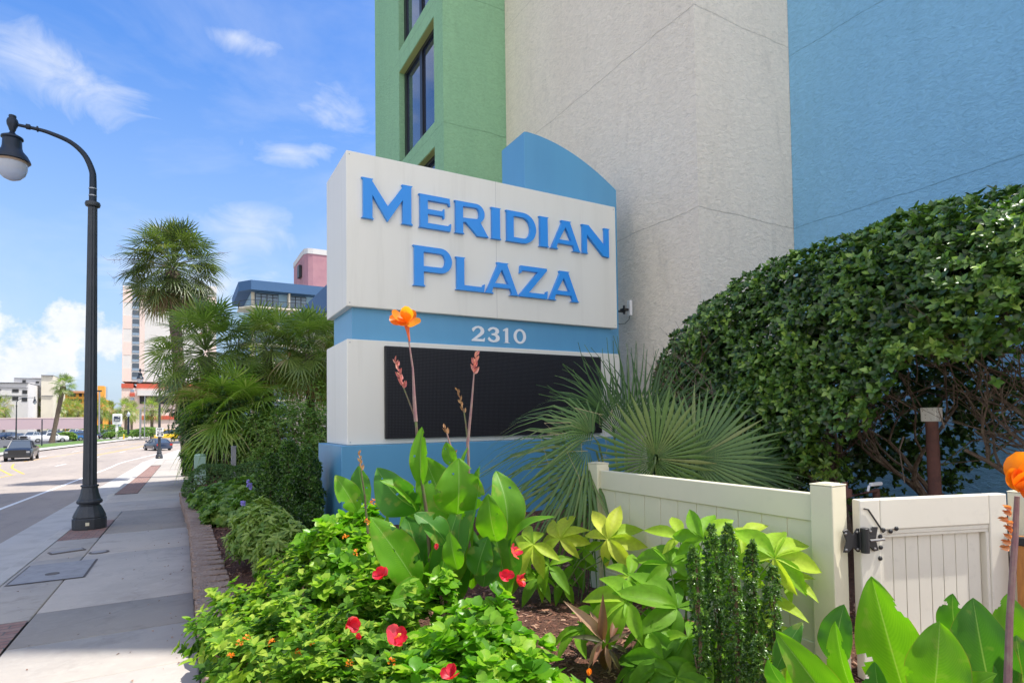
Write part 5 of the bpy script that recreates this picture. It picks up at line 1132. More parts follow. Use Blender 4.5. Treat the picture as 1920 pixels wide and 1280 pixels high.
# brown strap leaved plant
t = thing('ti_plant', 'low plant with brown and bronze strap leaves on the mulch', 'plant', (PD(1135, 1215, 3.1)[0], PD(1135, 1215, 3.1)[1], .2)); rng = np.random.default_rng(8)
Lv = Leaves(); L_ti = leafmat('leaf_bronze', [(.05, .09, .02), (.14, .07, .035), (.30, .13, .07), (.48, .33, .2)], .3, .5)
for bx, by, tx, ty, r_, in ((1130, 1200, 1062, 1108, .85), (1135, 1205, 1100, 1120, .8), (1130, 1200, 1090, 1262, .95), (1140, 1205, 1122, 1290, .3), (1145, 1200, 1170, 1120, .5), (1140, 1205, 1188, 1175, .2), (1130, 1205, 1060, 1180, .1), (1135, 1210, 1150, 1275, .9), (1128, 1208, 1108, 1245, .6), (1145, 1210, 1200, 1225, .1), (1130, 1200, 1130, 1110, .45), (1140, 1215, 1175, 1270, .15)):
    p, q = PD(bx, by, 3.1), PD(tx, ty, 3.1+rng.uniform(-.15, .15)); Lv.add(leaf_t(8, 'lance', .22, .5, .35), [p], [q-p], [unit(CAM-p)+np.array([0, 0, .7])], np.linalg.norm(q-p)*.8, r_)
Lv.build('foliage', L_ti, t)
# small green plant at the bottom edge
shrub('seedling', 'small bright green leafy plant with an orange bud at the bottom of the mulch patch', 'plant', (PD(1055, 1262, 2.6)[0], PD(1055, 1262, 2.6)[1], .2), [((PD(1050, 1275, 2.5)[0], PD(1050, 1275, 2.5)[1], .36), (.17, .17, .16)), ((PD(1100, 1290, 2.4)[0], PD(1100, 1290, 2.4)[1], .34), (.12, .12, .12))], T_ov2, L_hib, 46, .085, 6, lvl=2, seed=66, rm=.65, lo=-.1, stems=3)
petals([o for o in bpy.data.objects if o.name.startswith('seedling')][0], PD(1104, 1266, 2.35), (.2, 0, 1), M_or, 4, .03, (.2, .5), 77)
# ---- palmetto by the fence, each fan its own part
PT = thing('palmetto', 'blue green fan palm clump leaning over the far end of the fence panel', 'palm', (PD(1170, 950, 5.3)[0], PD(1170, 950, 5.3)[1], .2))
rng = np.random.default_rng(15); st = MB()
root = np.array(PT.location)+np.array([0, 0, .15])
for (x, y, d, Rp, tx, ty, td, nx, grav, dr, r_, ns, span, spl, cup) in (
    (1118, 845, 5.1, 225, -.85, .30, .25, .55, .42, .45, .55, 30, 1.75, .30, .1), (1122, 830, 5.15, 215, -.6, .75, .25, .5, .5, .5, .62, 20, 1.1, .28, .1),     # left drooping fan
    (1112, 865, 5.0, 205, -.8, -.35, .30, .6, .35, .4, .6, 24, 1.5, .30, .1), (1105, 880, 4.95, 170, -.3, -.9, .2, .6, .3, .5, .45, 18, 1.2, .28, .1),
    (1175, 850, 5.6, 215, .02, 1., .0, .25, .05, .1, .25, 30, 1.0, .42, .15),      # tall bluish fan
    (1205, 840, 5.7, 195, .35, 1., .1, .3, .10, .15, .2, 26, 1.0, .42, .15),
    (1228, 868, 4.9, 128, .12, 1., .15, .9, .0, .05, .62, 44, 2.95, .66, -.06),     # big round stiff fan
    (1290, 865, 5.1, 150, .9, .5, .2, .8, .0, .1, .6, 34, 1.7, .62, .0),
    (1330, 885, 5.2, 150, 1., -.1, .1, .7, .12, .2, .3, 30, 1.6, .5, .0),
    (1250, 900, 5.0, 120, .2, -.9, .4, .8, .1, .2, .5, 28, 1.8, .55, .0),
    (1150, 905, 5.0, 120, -.2, -.8, .4, .8, .3, .2, .35, 26, 1.8, .5, .0),
    (1380, 880, 5.4, 130, .9, .25, .0, .7, .15, .2, .3, 26, 1.5, .5, .0),
    (1150, 800, 5.7, 160, -.5, .9, .1, .4, .25, .2, .3, 24, 1.1, .42, .1)):
    h = PD(x, y, d); R = Rp/F_*d; v, f, r = fan(rng, R, ns, span, spl, cup, dr, rnd=r_, rs=.13, costa=.10, bendv=.16 if spl < .5 else .06)
    yd = unit(RT*tx+np.array([0, 0, 1.])*ty-FW*td); nn = unit(-FW*nx+np.array([0, 0, .45])+RT*.1)
    Lv = Leaves(); Lv.raw(place(v, h, yd, nn, grav), f, r); Lv.build('fan_leaf', L_ptto, PT, smooth=False)
    st.tube([root+rng.normal(0, .06, 3), (root+h)/2+np.array([0, 0, .06]), h, h+yd*R*.10], [.016, .013, .010, .005], 6, False)
st.build('leaf_stalks', mat('palmetto_stalk', (.12, .18, .07), .5), PT)
# pale curling threads hanging from the fans
b = MB(); rr = random.Random(5); M_thr = mat('thread', (.45, .38, .22), .8)
for i in range(14):
    x, y = rr.uniform(1010, 1180), rr.uniform(770, 900); p = PD(x, y, 4.95+rr.uniform(-.1, .2)); q = p+RT*rr.uniform(-.25, .1)+np.array([0, 0, rr.uniform(-.05, .1)]); e = q+RT*rr.uniform(-.1, .15)+np.array([0, 0, -rr.uniform(.1, .5)])
    b.tube([p, q, (q+e)/2+RT*.03, e], [.0022, .0022, .0018, .001], 3, False)
b.build('leaf_threads', M_thr, PT)
# pipes behind the gate
M_rust = mat('rusty_pipe', (.16, .07, .055), .9, bump=(40, .5, .01), var=(8, (.09, .045, .04), .4, .7))
p = PD(1747, 790, 5.0); t = thing('pipe_post', 'rusty brown pipe post with speckled white cap under the hedge', 'post', (p[0]+.02, p[1], .1))
b = MB(); b.tube([(p[0]+.03, p[1], .05), (p[0]+.01, p[1], 1.0), (p[0], p[1], p[2])], [.055, .05, .048], 14); b.tube([(p[0]+.02, p[1], .62), (p[0]+.02, p[1], .98)], .062, 14); b.build('pipe', M_rust, t, smooth=True)
b = MB(); b.prism([(p[0]-.055, p[2]), (p[0]+.055, p[2]), (p[0]+.062, p[2]+.12), (p[0]-.062, p[2]+.12)], p[1]-.06, p[1]+.06, 'y'); b.build('cap', mat('speckled', (.72, .70, .64), .8, var=(60, (.25, .2, .15), .58, .64)), t, bevel=.006)
p = PD(1640, 922, 4.9); t = thing('valve_assembly', 'grey pipe valve with white handle just above the gate top', 'valve', (p[0], p[1], .1))
b = MB(); b.tube([(p[0]-.3, p[1]+.1, .1), (p[0]-.3, p[1]+.1, .97), (p[0]+.2, p[1]+.1, 1.0), (p[0]+.3, p[1]+.1, .1)], .03, 10); b.lathe([(.05, 0), (.05, .06), (.02, .07), (.02, .12)], 12, (p[0]-.25, p[1]+.1, .98)); b.build('pipe', M_rust, t)
b = MB(); b.obox((p[0]+.02, p[1], 1.075), .16, .03, .03); b.tube([(p[0]-.08, p[1], 1.07), (p[0]-.1, p[1], 1.02)], .012, 6); b.build('handle', W_num, t, bevel=.006)

# fallen leaves and grit on the pavement
rng = np.random.default_rng(31); n = 110; Lv = Leaves()
x = np.where(rng.uniform(0, 1, n) < .6, .06-rng.exponential(.16, n), rng.uniform(-1.8, 0, n)); y = rng.uniform(4.8, 17, n)
P = np.stack([np.clip(x, -1.8, .09), y, [gz(v)+.009 for v in y]], 1); a = rng.uniform(0, 6.28, n)
Lv.add(T_sm, P, np.stack([np.cos(a), np.sin(a), rng.normal(0, .15, n)], 1), np.stack([rng.normal(0, .3, n), rng.normal(0, .3, n), np.ones(n)], 1), rng.uniform(.012, .035, n), rng.uniform(0, 1, n))
o = Lv.build('leaf_litter', M_chip); tag(o, 'small fallen leaves and bark crumbs scattered on the pavement', 'leaf litter', kind='stuff')
# ------------------------------------------------------------------ street lamps
M_lamp = mat('lamp_grey', (.04, .046, .055), .45, .3, bump=(60, .25, .004), var=[(2.5, (.06, .066, .074), .4, .7), (40, (.09, .09, .09), .62, .75)])
M_lampd = mat('lamp_dark', (.012, .022, .04), .45, .2)
M_rim = mat('lamp_gasket', (.35, .25, .18), .6)
def globemat():
    M = bpy.data.materials.new('globe'); M.use_nodes = True; P = M.node_tree.nodes['Principled BSDF']; P.inputs['Base Color'].default_value = (.62, .66, .74, 1); P.inputs['Roughness'].default_value = .22
    P.inputs['Transmission Weight'].default_value = .35; P.inputs['IOR'].default_value = 1.2; return M
M_globe = globemat()
def lamp(label, loc, arm=1.24, rz=0., sign=False, group=None, H=6.27):
    t = thing('street_lamp', label, 'street lamp', loc, rz, group)
    b = MB()
    b.lathe([(.275, 0), (.28, .03), (.28, .205), (.262, .215), (.262, .225), (.272, .235), (.25, .30), (.185, .44), (.165, .455), (.165, .475), (.205, .49), (.215, .525), (.20, .56), (.185, .565), (.15, .68), (.132, .79), (.128, .80), (.15, .81), (.15, .835), (.128, .845)], 16)
    b.build('base', M_lamp, t, local=True, bevel=.004)
    b = MB(); b.box(-.03, -.284, .09, .03, -.279, .15); b.build('plate', M_vin, t, local=True)
    n = 24; b = MB(); b.lathe([(.116, .845), (.078, H)], n, flute=.10); b.build('pole', M_lamp, t, local=True)
    b = MB(); b.lathe([(.08, H), (.12, H+.02), (.132, H+.06), (.12, H+.10), (.07, H+.12)], 20); b.build('collar', M_lamp, t, local=True, smooth=True)
    b = MB(); A = arm; z0 = H+.12
    pts = [(0, 0, z0), (0, 0, z0+.42), (-.02*A/1.24, 0, z0+.62), (-.14*A/1.24, 0, z0+.90), (-.36*A/1.24, 0, z0+1.10), (-.65*A/1.24, 0, z0+1.20), (-.85*A/1.24, 0, z0+1.235), (-A+.08, 0, z0+1.25)]
    sp = []
    for i in range(len(pts)-1):
        for k in range(4):
            u = k/4; p = [Vector(pts[max(0, i-1)]), Vector(pts[i]), Vector(pts[i+1]), Vector(pts[min(len(pts)-1, i+2)])]
            sp.append(.5*((2*p[1])+(-p[0]+p[2])*u+(2*p[0]-5*p[1]+4*p[2]-p[3])*u*u+(-p[0]+3*p[1]-3*p[2]+p[3])*u**3))
    sp.append(Vector(pts[-1])); b.tube(sp, [.066-.038*i/(len(sp)-1) for i in range(len(sp))], 12)
    b.build('arm', M_lampd, t, local=True, smooth=True)
    for zz in (z0+.10, z0+.24):
        b = MB(); b.lathe([(.070, 0), (.070, .02)], 16, (0, 0, zz)); b.build('band', M_met, t, local=True)
    b = MB(); zc = z0+1.25
    b.tube([(-A+.20, 0, zc), (-A+.26, 0, zc), (-A+.27, 0, zc)], [.05, .05, .03], 12); b.tube([(-A+.36, 0, zc-.01), (-A+.38, 0, zc-.01)], .055, 12)
    b.lathe([(.03, -.16), (.05, -.12), (.06, -.08), (.085, -.02), (.09, .04), (.075, .09), (.055, .10), (.06, .14), (.055, .16), (.03, .17)], 16, (-A, 0, zc)); b.build('arm_finial', M_lampd, t, local=True, smooth=True)
    hd = MB(); hd.lathe([(.03, .0), (.06, -.05), (.13, -.09), (.165, -.11), (.17, -.14), (.145, -.16), (.15, -.30), (.165, -.36), (.23, -.44), (.27, -.52), (.285, -.56), (.27, -.565)], 20, (-A, 0, zc-.14)); ho = hd.build('lamp_head', M_lampd, t, local=True, smooth=True)
    g_ = MB(); g_.lathe([(.245, .0), (.245, -.04)], 20, (-A, 0, zc-.14-.566)); g_.build('gasket', M_rim, ho, local=True)
    g_ = MB(); g_.lathe([(.235, -.0), (.232, -.10), (.20, -.20), (.13, -.28), (.06, -.315), (.01, -.325)], 24, (-A, 0, zc-.14-.607)); g_.build('globe', M_globe, ho, local=True, smooth=True)
    return t
lamp('tall dark fluted street lamp rising from brick paving close to the camera', (-1.555, 13.94, gz(13.94)), group='street lamps')
l2 = lamp('distant street lamp carrying the 25 speed sign at the pavement edge', (-1.73, 59.6, gz(59.6)), 1.45, group='street lamps')
g3 = PD(30, 831, 94); lamp('far street lamp standing among the parked cars across the road', (g3[0], g3[1], -1.33), 2.3, math.pi, group='street lamps')
sg = thing('speed_limit_sign', 'white 25 speed limit sign fixed to the distant lamp pole', 'sign', (-1.73, 59.42, .6))
p0 = PD(292.5, 801.5, 50.9); p1 = PD(306.5, 818, 50.9)
b = MB(); b.box(p0[0], 59.40, p1[2], p1[0], 59.415, p0[2]); b.build('panel', mat('sign_white', (.82, .82, .82), .5), sg)
def blockfont(s, x, z, h, y, b, th=.16):
    seg = {'S': 'abgcd_', '2': 'a1g4d', '5': 'a5g2d', 'P': 'a5145g', 'E': 'a5g4d', 'D': 'a12d45', 'L': '54d', 'I': 'i', 'M': '5412a', 'T': 'ai', 'S': 'a5g2d'}
    w = h*.55; t = h*th
    for ch in s:
        q = seg.get(ch, '')
        R_ = {'a': (0, h-t, w, h), 'g': (0, h/2-t/2, w, h/2+t/2), 'd': (0, 0, w, t), '5': (0, h/2, t, h), '4': (0, 0, t, h/2), '1': (w-t, h/2, w, h), '2': (w-t, 0, w, h/2), 'i': (w/2-t/2, 0, w/2+t/2, h)}
        for k, c_ in enumerate(q):
            if c_ in R_: r_ = R_[c_]; b.box(x+r_[0], y-.002*k*.2, z+r_[1], x+r_[2], y+.004, z+r_[3])
        x += w*1.38
b = MB(); W_ = p1[0]-p0[0]; Hh = p0[2]-p1[2]
blockfont('25', p0[0]+W_*.17, p1[2]+Hh*.10, Hh*.42, 59.392, b, .2); blockfont('SPEED', p0[0]+W_*.13, p1[2]+Hh*.79, Hh*.14, 59.392, b, .2); blockfont('LIMIT', p0[0]+W_*.14, p1[2]+Hh*.60, Hh*.13, 59.392, b, .2)
b.build('lettering', mat('sign_black', (.02, .02, .02), .6), sg)
# ------------------------------------------------------------------ far buildings (facades look down the street)
def AY(px, py, Y):
    r = RT*((px-960)/F_)-UP*((py-CY_)/F_)+FW; return EYE+r*((Y-EYE[1])/r[1])
M_wht = mat('paint_white', (.66, .64, .62), .8, var=(.2, (.60, .58, .57), .4, .7)); M_crm = mat('paint_cream', (.68, .63, .52), .85, var=(.2, (.62, .57, .47), .4, .7)); M_org = mat('paint_orange', (.78, .37, .06), .85, var=(.2, (.70, .32, .05), .4, .7))
M_tile = mat('roof_tile', (.55, .27, .14), .9); M_pnk = mat('paint_pink', (.60, .36, .38), .85, var=(.3, (.54, .32, .35), .4, .7)); M_pale = mat('paint_palepink', (.72, .58, .53), .85); M_redb = mat('paint_red', (.52, .10, .06), .85); M_mauve = mat('wall_mauve', (.55, .42, .45), .9)
M_win = mat('window_glass', (.05, .07, .10), .12, spec=.9); M_wb = mat('window_blue', (.22, .30, .40), .2, spec=.8); M_hole = mat('dark_opening', (.03, .032, .035), .9); M_trim = mat('trim_grey', (.22, .23, .26), .7)
def fbox(b, x0, x1, yt, yb, Y, th, dy=0.):
    p, q = AY(x0, yt, Y), AY(x1, yb, Y); b.box(p[0], Y+dy, q[2], q[0], Y+th, p[2])
t = thing('parking_garage', 'stepped white garage building with dark openings behind the far palms', 'building', (-37, 215, -1.3))
b = MB(); fbox(b, -60, 52, 717, 812, 205, 14); b.build('wall', M_wht, t)
b = MB(); fbox(b, 26, 79, 709, 812, 219.1, 12); fbox(b, 60, 79, 706.5, 708.9, 219.2, 11.8); b.build('wall', M_wht, t)
b = MB(); fbox(b, 77.5, 99, 704, 812, 216, 20); b.build('wall', M_crm, t)
b = MB(); fbox(b, -60, 53, 716, 717.3, 204.6, 15); fbox(b, 26, 78, 708, 709.5, 218.8, 12.5); fbox(b, 77, 100, 702.5, 704.5, 215.6, 20.8); fbox(b, -60, 52, 725, 726, 204.8, .3); fbox(b, -60, 52, 740, 741, 204.8, .3); fbox(b, 52.2, 77, 727, 728, 218.9, .3); fbox(b, 77.6, 99, 741, 742, 215.7, .3); b.build('cornice', M_trim, t)
for x0, x1, y0, y1 in ((23, 35, 729, 735), (42, 51, 731, 738), (23, 34, 743, 750), (41, 51, 745, 752), (-30, -12, 729, 735), (-30, -12, 743, 750), (-4, 2, 729, 731), (-4, 2, 743, 750)):
    b = MB(); fbox(b, x0, x1, y0, y1, 204.9, .2); b.build('window', M_hole, t)
for x0, x1, y0, y1 in ((42, 48, 712, 722), (67, 73, 715, 718)):
    b = MB(); fbox(b, x0, x1, y0, y1, 218.9 if x1 < 50 else 218.9, .2); b.build('window', M_hole, t)
t = thing('apartment_building', 'orange stucco building with tiled roof edge and dark windows across the road', 'building', (-30, 250, -1.3))
b = MB(); fbox(b, 95, 172, 737, 815, 250, 16); b.build('wall', M_org, t)
b = MB(); fbox(b, 93, 174, 732, 736.8, 249, 18); b.build('roof', M_tile, t)
b = MB(); fbox(b, 183, 194, 723, 815, 252, 6); b.build('stair_tower', M_org, t)
b = MB(); p = AY(172, 740, 249.9); q = AY(209, 752, 262); b.add([(p[0], 252.1, -1.3), (q[0], 262, -1.3), (q[0], 270, -1.3), (p[0], 270, -1.3), (p[0], 252.1, p[2]), (q[0], 262, q[2]), (q[0], 270, q[2]), (p[0], 270, p[2])], [(0,3,2,1),(4,5,6,7),(0,1,5,4),(1,2,6,5),(2,3,7,6),(3,0,4,7)]); b.build('side_wing', M_org, t)
for x0, x1, y0, y1 in ((128, 142, 737.5, 743), (148, 153.5, 737.5, 743), (157, 160, 738, 743), (128, 142, 748, 754), (148, 153.5, 748, 754), (157, 160, 748, 753), (100, 103, 741, 747), (117, 121, 739, 741), (117, 121, 750, 752)):
    b = MB(); fbox(b, x0, x1, y0, y1, 249.9, .2); b.build('window', M_hole if x1 > 125 else M_tile, t)
t = thing('low_wall', 'long low mauve wall behind the parked cars', 'wall', (-32, 192, -1.3)); b = MB(); fbox(b, -30, 165, 784, 803, 192, .4); b.build('panel', M_mauve, t); b = MB(); fbox(b, -30, 165, 783.2, 783.9, 191.95, .5); b.build('coping', M_pale, t)
# far hotel tower
A = AY(229.5, 720, 258); Bq = AY(405, 720, 258); tw = Bq[0]-A[0]
t = thing('hotel_tower', 'very tall white and pink banded hotel far down the street', 'building', (A[0]+tw/2, 258, -1.3))
zr = lambda py: AY(300, py, 258)[2]
b = MB(); b.box(A[0], 258, zr(716), Bq[0], 276, zr(541)); b.box(AY(383, 0, 258)[0], 257.5, zr(541)+.01, Bq[0]+.1, 276, zr(528)); b.build('wall', M_wht, t)
b = MB()
zb = zr(716)
k = 0
while zb < zr(548):
    if k % 2 == 0:
        b = MB(); b.box(A[0]-.06, 257.93, zb, AY(252, 0, 258)[0], 258.5, zb+4.9); b.build('band', M_pale, t); b = MB(); b.box(AY(386, 0, 258)[0], 257.93, zb, Bq[0]+.06, 258.5, zb+4.9); b.build('band', M_pale, t)
    zb += 4.9; k += 1
b = MB(); b.box(A[0]+5.2, 257.9, zr(716), A[0]+6.8, 257.95, zr(545)); b.box(A[0]-.12, 257.85, zr(716), A[0]+.12, 276, zr(541)); b.build('pilaster', M_pale, t)
b = MB(); b.box(A[0]-.3, 257.3, zr(728), AY(256, 0, 258)[0], 276, zr(720)+.0); b.box(AY(262, 0, 258)[0], 257.3, zr(728), Bq[0], 258, zr(720)); b.build('red_band', M_redb, t)
b = MB(); b.box(A[0]-.2, 257.6, -1.4, Bq[0]+3, 275.9, zr(728)-.01); b.build('podium', M_pale, t)
b = MB(); b.box(AY(264, 0, 258)[0], 256, zr(742), Bq[0]+3, 257.59, zr(732)); b.build('canopy', M_wht, t)
b = MB(); b.box(AY(268, 0, 258)[0], 257.3, zr(757), Bq[0]+3, 257.58, zr(743)); b.build('opening', M_hole, t)
b = MB(); b.box(AY(250, 0, 258)[0], 257.3, zr(737), AY(259, 0, 258)[0], 257.59, zr(743)); b.box(AY(272, 0, 258)[0], 257.2, zr(786), Bq[0]+2.8, 257.59, zr(779)); b.build('red_panel', M_redb, t)
za = zr(716)+.8; x0, x1 = AY(253.5, 0, 258)[0], AY(266, 0, 258)[0]
for k in range(13):
    b = MB(); b.box(x0, 257.86, za+k*3.3, x1, 257.94, za+k*3.3+2.7); f = b.build('window', M_win, t)
    b = MB(); b.box(x0, 257.84, za+k*3.3, x1, 257.855, za+k*3.3+.9); b.build('balcony_panel', M_wb, f)
for k in range(12):
    if zr(716)+1.2+k*3.3 > zr(545): break
    b = MB(); b.box(AY(378, 0, 258)[0], 257.9, zr(716)+1.2+k*3.3, AY(382.5, 0, 258)[0], 257.97, zr(716)+3.2+k*3.3); b.build('window', mat('win_brown', (.2, .1, .08), .5), t)
for y in (731, 746):
    b = MB(); b.box(AY(251, 0, 258)[0], 257.5, zr(y+4), AY(258, 0, 258)[0], 257.59, zr(y)); b.build('window', M_wb, t)
# balcony building
M_navy = mat('paint_navy', (.045, .12, .26), .7, bump=(3, .3, .05)); M_lblue = mat('paint_lightblue', (.36, .56, .74), .8)
t = thing('balcony_building', 'cream and blue apartment block with balconies and dark window doors', 'building', (14, 104, -1.3))
YB = 103.
def B_(x, y, Y=YB): return AY(x, y, Y)
xL, xR = B_(474, 0)[0], B_(640, 0)[0]; zt = B_(480, 526)[2]
b = MB(); b.box(xL, YB+1.9, -1.4, xR, YB+16, zt-1.5); b.build('wall', M_lblue, t)
b = MB(); b.prism([(xL-1.9, YB+2.2), (xL-.2, YB-.25), (xR, YB-.25), (xR, YB+16.2), (xL-1.9, YB+16.2)], zt-1.55, zt, 'z'); b.build('roof_fascia', M_navy, t)
fl = 3.05; zsl = zt-1.55-2.6-.25
for k in range(8):
    zf = zsl-k*fl
    if zf < 0: break
    b = MB(); b.prism([(xL-1.8, YB+2.2), (xL-.3, YB), (xR, YB), (xR, YB+1.89), (xL-1.8, YB+6)], zf, zf+.25, 'z'); b.build('balcony_slab', M_crm, t)
    b = MB()
    for i in range(5):
        pass
    b.tube([(xL-1.7, YB+5.5, zf+1.25), (xL-1.7, YB+2.2, zf+1.25), (xL-.3, YB+.05, zf+1.25), (xR, YB+.05, zf+1.25)], .04, 5); b.tube([(xL-1.7, YB+5.5, zf+.4), (xL-1.7, YB+2.2, zf+.4), (xL-.3, YB+.05, zf+.4), (xR, YB+.05, zf+.4)], .03, 5)
    xx = xL-.3
    while xx < xR: b.box(xx-.012, YB+.03, zf+.25, xx+.012, YB+.06, zf+1.25); xx += .22
    for i in range(14): yy = YB+2.2+i*.24; b.box(xL-1.72, yy, zf+.25, xL-1.69, yy+.03, zf+1.25)
    b.build('railing', M_blk2, t)
    for a, c in ((481, 525), (546, 577), (598, 640)):
        b = MB(); X0_, X1_ = B_(a, 0)[0], B_(c, 0)[0]; b.box(X0_, YB+1.80, zf+.26, X1_, YB+1.895, zf+2.75); f = b.build('balcony_door', M_frame, t)
        n = 4 if c < 600 and a < 500 else 3
        p = MB()
        for i in range(n): w_ = (X1_-X0_)/n; p.box(X0_+w_*i+.1, YB+1.77, zf+.34, X0_+w_*(i+1)-.04, YB+1.795, zf+2.1); p.box(X0_+w_*i+.1, YB+1.77, zf+2.2, X0_+w_*(i+1)-.04, YB+1.795, zf+2.62)
        p.build('pane', M_wb, f)
    b = MB(); b.box(B_(543, 0)[0]-.15, YB+.1, zf+.26, B_(543, 0)[0]+.1, YB+1.79, zf+2.79); b.build('partition', M_crm, t)
b = MB(); b.box(xL-.02, YB+1.7, -1.4, xL+.5, YB+1.88, zt-1.56); b.build('pier', M_crm, t)
t = thing('elevator_tower', 'mauve pink windowless tower block rising behind the balcony building', 'building', (24, 125, -1.3))
pa, pb = AY(571, 467, 122), AY(640, 480, 122)
b = MB(); r_ = 1.0; b.prism([(pa[0], 126), (pa[0]+.1, 123), (pa[0]+.7, 122.1), (pa[0]+1.6, 121.9), (pb[0], 121.9), (pb[0], 135), (pa[0], 135)], -1.4, pa[2]-.8, 'z'); b.build('wall', mat('block_pink', (.46, .24, .27), .9, bump=(1.5, .3, .05), var=(.6, (.40, .20, .24), .4, .7)), t)
b = MB(); b.prism([(pa[0]-.1, 126), (pa[0]+.0, 123), (pa[0]+.6, 122.0), (pa[0]+1.6, 121.8), (pb[0], 121.8), (pb[0], 135.1), (pa[0]-.1, 135.1)], pa[2]-.79, pa[2]+.3, 'z'); b.build('roof_cap', M_wht, t)
b = MB(); b.box(pa[0]-.6, 125, pa[2]-5, pa[0]-.05, 127, pa[2]-2.5); b.build('vent', M_blk2, t)
# neighbour with steep looking navy parapet beside the sign
t = thing('neighbour_building', 'beige building with deep navy parapet and vertical fins seen past the sign edge', 'building', (11, 43, -1))
b = MB(); b.box(7.7, 34, 8.55, 20, 52, 10.12); b.build('parapet', M_navy, t)
b = MB(); b.box(8.5, 34.2, -1.4, 20, 51.8, 8.549); b.build('wall', S_beige, t)
b = MB(); b.box(7.9, 34.05, -1.3, 8.49, 38.5, 8.548); b.build('pier', M_crm, t)
for y in (40, 41.6, 43.2, 44.8, 46.4, 48, 49.6, 51.2):
    b = MB(); b.box(7.9, y, -1.3, 8.49, y+.35, 8.548); b.build('fin', M_crm, t)
# ------------------------------------------------------------------ vehicles
def car(name, label, cat, kind, col, loc, rz, group=None, white=False):
    t = thing(name, label, cat, loc, rz, group)
    L = {'sedan': 4.7, 'suv': 4.7, 'pickup': 5.6, 'van': 5.3}[kind]; Wd = {'sedan': 1.82, 'suv': 1.92, 'pickup': 2.0, 'van': 2.0}[kind]
    wr = .33 if kind == 'sedan' else .38; gc = .22 if kind == 'sedan' else .32
    # stations along length (front +Y): y, belt z, half width low, half width belt
    if kind == 'sedan': bod = [(-.5, .70, .86), (-.485, .93, .95), (-.3, .98, 1), (0, .94, 1), (.22, .92, 1), (.40, .80, .98), (.48, .66, .9), (.5, .50, .8)]; cab = [(-.38, .98), (-.22, 1.38), (-.05, 1.46), (.07, 1.42), (.24, .94)]
    elif kind == 'suv': bod = [(-.5, .75, .9), (-.485, 1.05, .97), (-.2, 1.1, 1), (.1, 1.08, 1), (.24, 1.06, 1), (.42, .98, .98), (.485, .82, .94), (.5, .55, .85)]; cab = [(-.47, 1.08), (-.43, 1.66), (-.2, 1.74), (.05, 1.70), (.22, 1.07)]
    elif kind == 'pickup': bod = [(-.5, 1.05, .95), (-.49, 1.15, .97), (-.1, 1.18, 1), (.1, 1.16, 1), (.24, 1.15, 1), (.44, 1.10, .98), (.49, .95, .95), (.5, .55, .88)]; cab = [(-.10, 1.16), (-.07, 1.78), (.05, 1.86), (.14, 1.82), (.26, 1.14)]
    else: bod = [(-.5, .9, .92), (-.49, 1.1, .97), (-.2, 1.12, 1), (.2, 1.1, 1), (.34, 1.06, 1), (.45, .92, .97), (.49, .75, .92), (.5, .5, .85)]; cab = [(-.49, 1.10), (-.46, 1.95), (-.1, 2.02), (.16, 1.96), (.36, 1.06)]
    b = MB(); vs = []; fs = []; n = len(bod)
    for y, z, w_ in bod:
        h = Wd/2*w_; vs += [(-h*.94, y*L, gc), (-h, y*L, gc+(z-gc)*.35), (-h*.985, y*L, gc+(z-gc)*.8), (-h*.90, y*L, z), (0, y*L, z+.03), (h*.90, y*L, z), (h*.985, y*L, gc+(z-gc)*.8), (h, y*L, gc+(z-gc)*.35), (h*.94, y*L, gc)]
    for i in range(n-1):
        for j in range(8): fs.append((i*9+j, i*9+j+1, (i+1)*9+j+1, (i+1)*9+j))
        fs.append((i*9+8, i*9, (i+1)*9, (i+1)*9+8))
    fs.append(tuple(range(9))); fs.append(tuple(reversed(range((n-1)*9, n*9)))); b.add(vs, fs)
    # roof slab and pillars
    cw = Wd/2*.86; rw = Wd/2*.68; rf = [c for c in cab if c[1] > 1.25]
    vs = []; 
    for y, z in rf: vs += [(-rw, y*L, z-.05), (-rw*.9, y*L, z+.01), (rw*.9, y*L, z+.01), (rw, y*L, z-.05)]
    k = len(rf); fs = [tuple(range(4)), tuple(reversed(range((k-1)*4, k*4)))]
    for i in range(k-1):
        for j in range(3): fs.append((i*4+j, i*4+j+1, (i+1)*4+j+1, (i+1)*4+j))
        fs.append((i*4+3, i*4, (i+1)*4, (i+1)*4+3))
    b.add(vs, fs)
    def side(y, z): return (z-cab[0][1])/(max(c[1] for c in cab)-cab[0][1])
    for sx in (-1, 1):
        ym = (rf[0][0]+rf[-1][0])/2*L
        for (ya, za), (yb, zb_) in (((cab[0][0]*L, cab[0][1]), (rf[0][0]*L, rf[0][1]-.03)), ((cab[-1][0]*L, cab[-1][1]), (rf[-1][0]*L, rf[-1][1]-.03)), ((ym, cab[0][1]), (ym, rf[0][1]-.02))):
            b.tube([(sx*cw, ya, za), (sx*rw, yb, zb_)], .045, 5)
    if kind == 'pickup': b.box(-Wd/2*.88, -.48*L, 1.17, -Wd/2*.8, -.1*L, 1.22); b.box(Wd/2*.8, -.48*L, 1.17, Wd/2*.88, -.1*L, 1.22)
    body = b.build('body', col, t, local=True, smooth=True)
    b = MB(); vs = []
    for y, z in cab:
        s_ = side(y, z); w_ = cw*.985+(rw*.97-cw*.985)*s_; vs += [(-w_, y*L, z-.035), (w_, y*L, z-.035)]
    lo = [(-cw*.985, y*L, cab[0][1]-.06) for y, z in cab]; 
    k = len(cab); fs = [(2*i, 2*i+1, 2*i+3, 2*i+2) for i in range(k-1)]
    fs += [tuple(range(0, 2*k, 2)), tuple(reversed(range(1, 2*k, 2)))]
    b.add(vs, fs); b.build('windows', M_win, t, local=True)
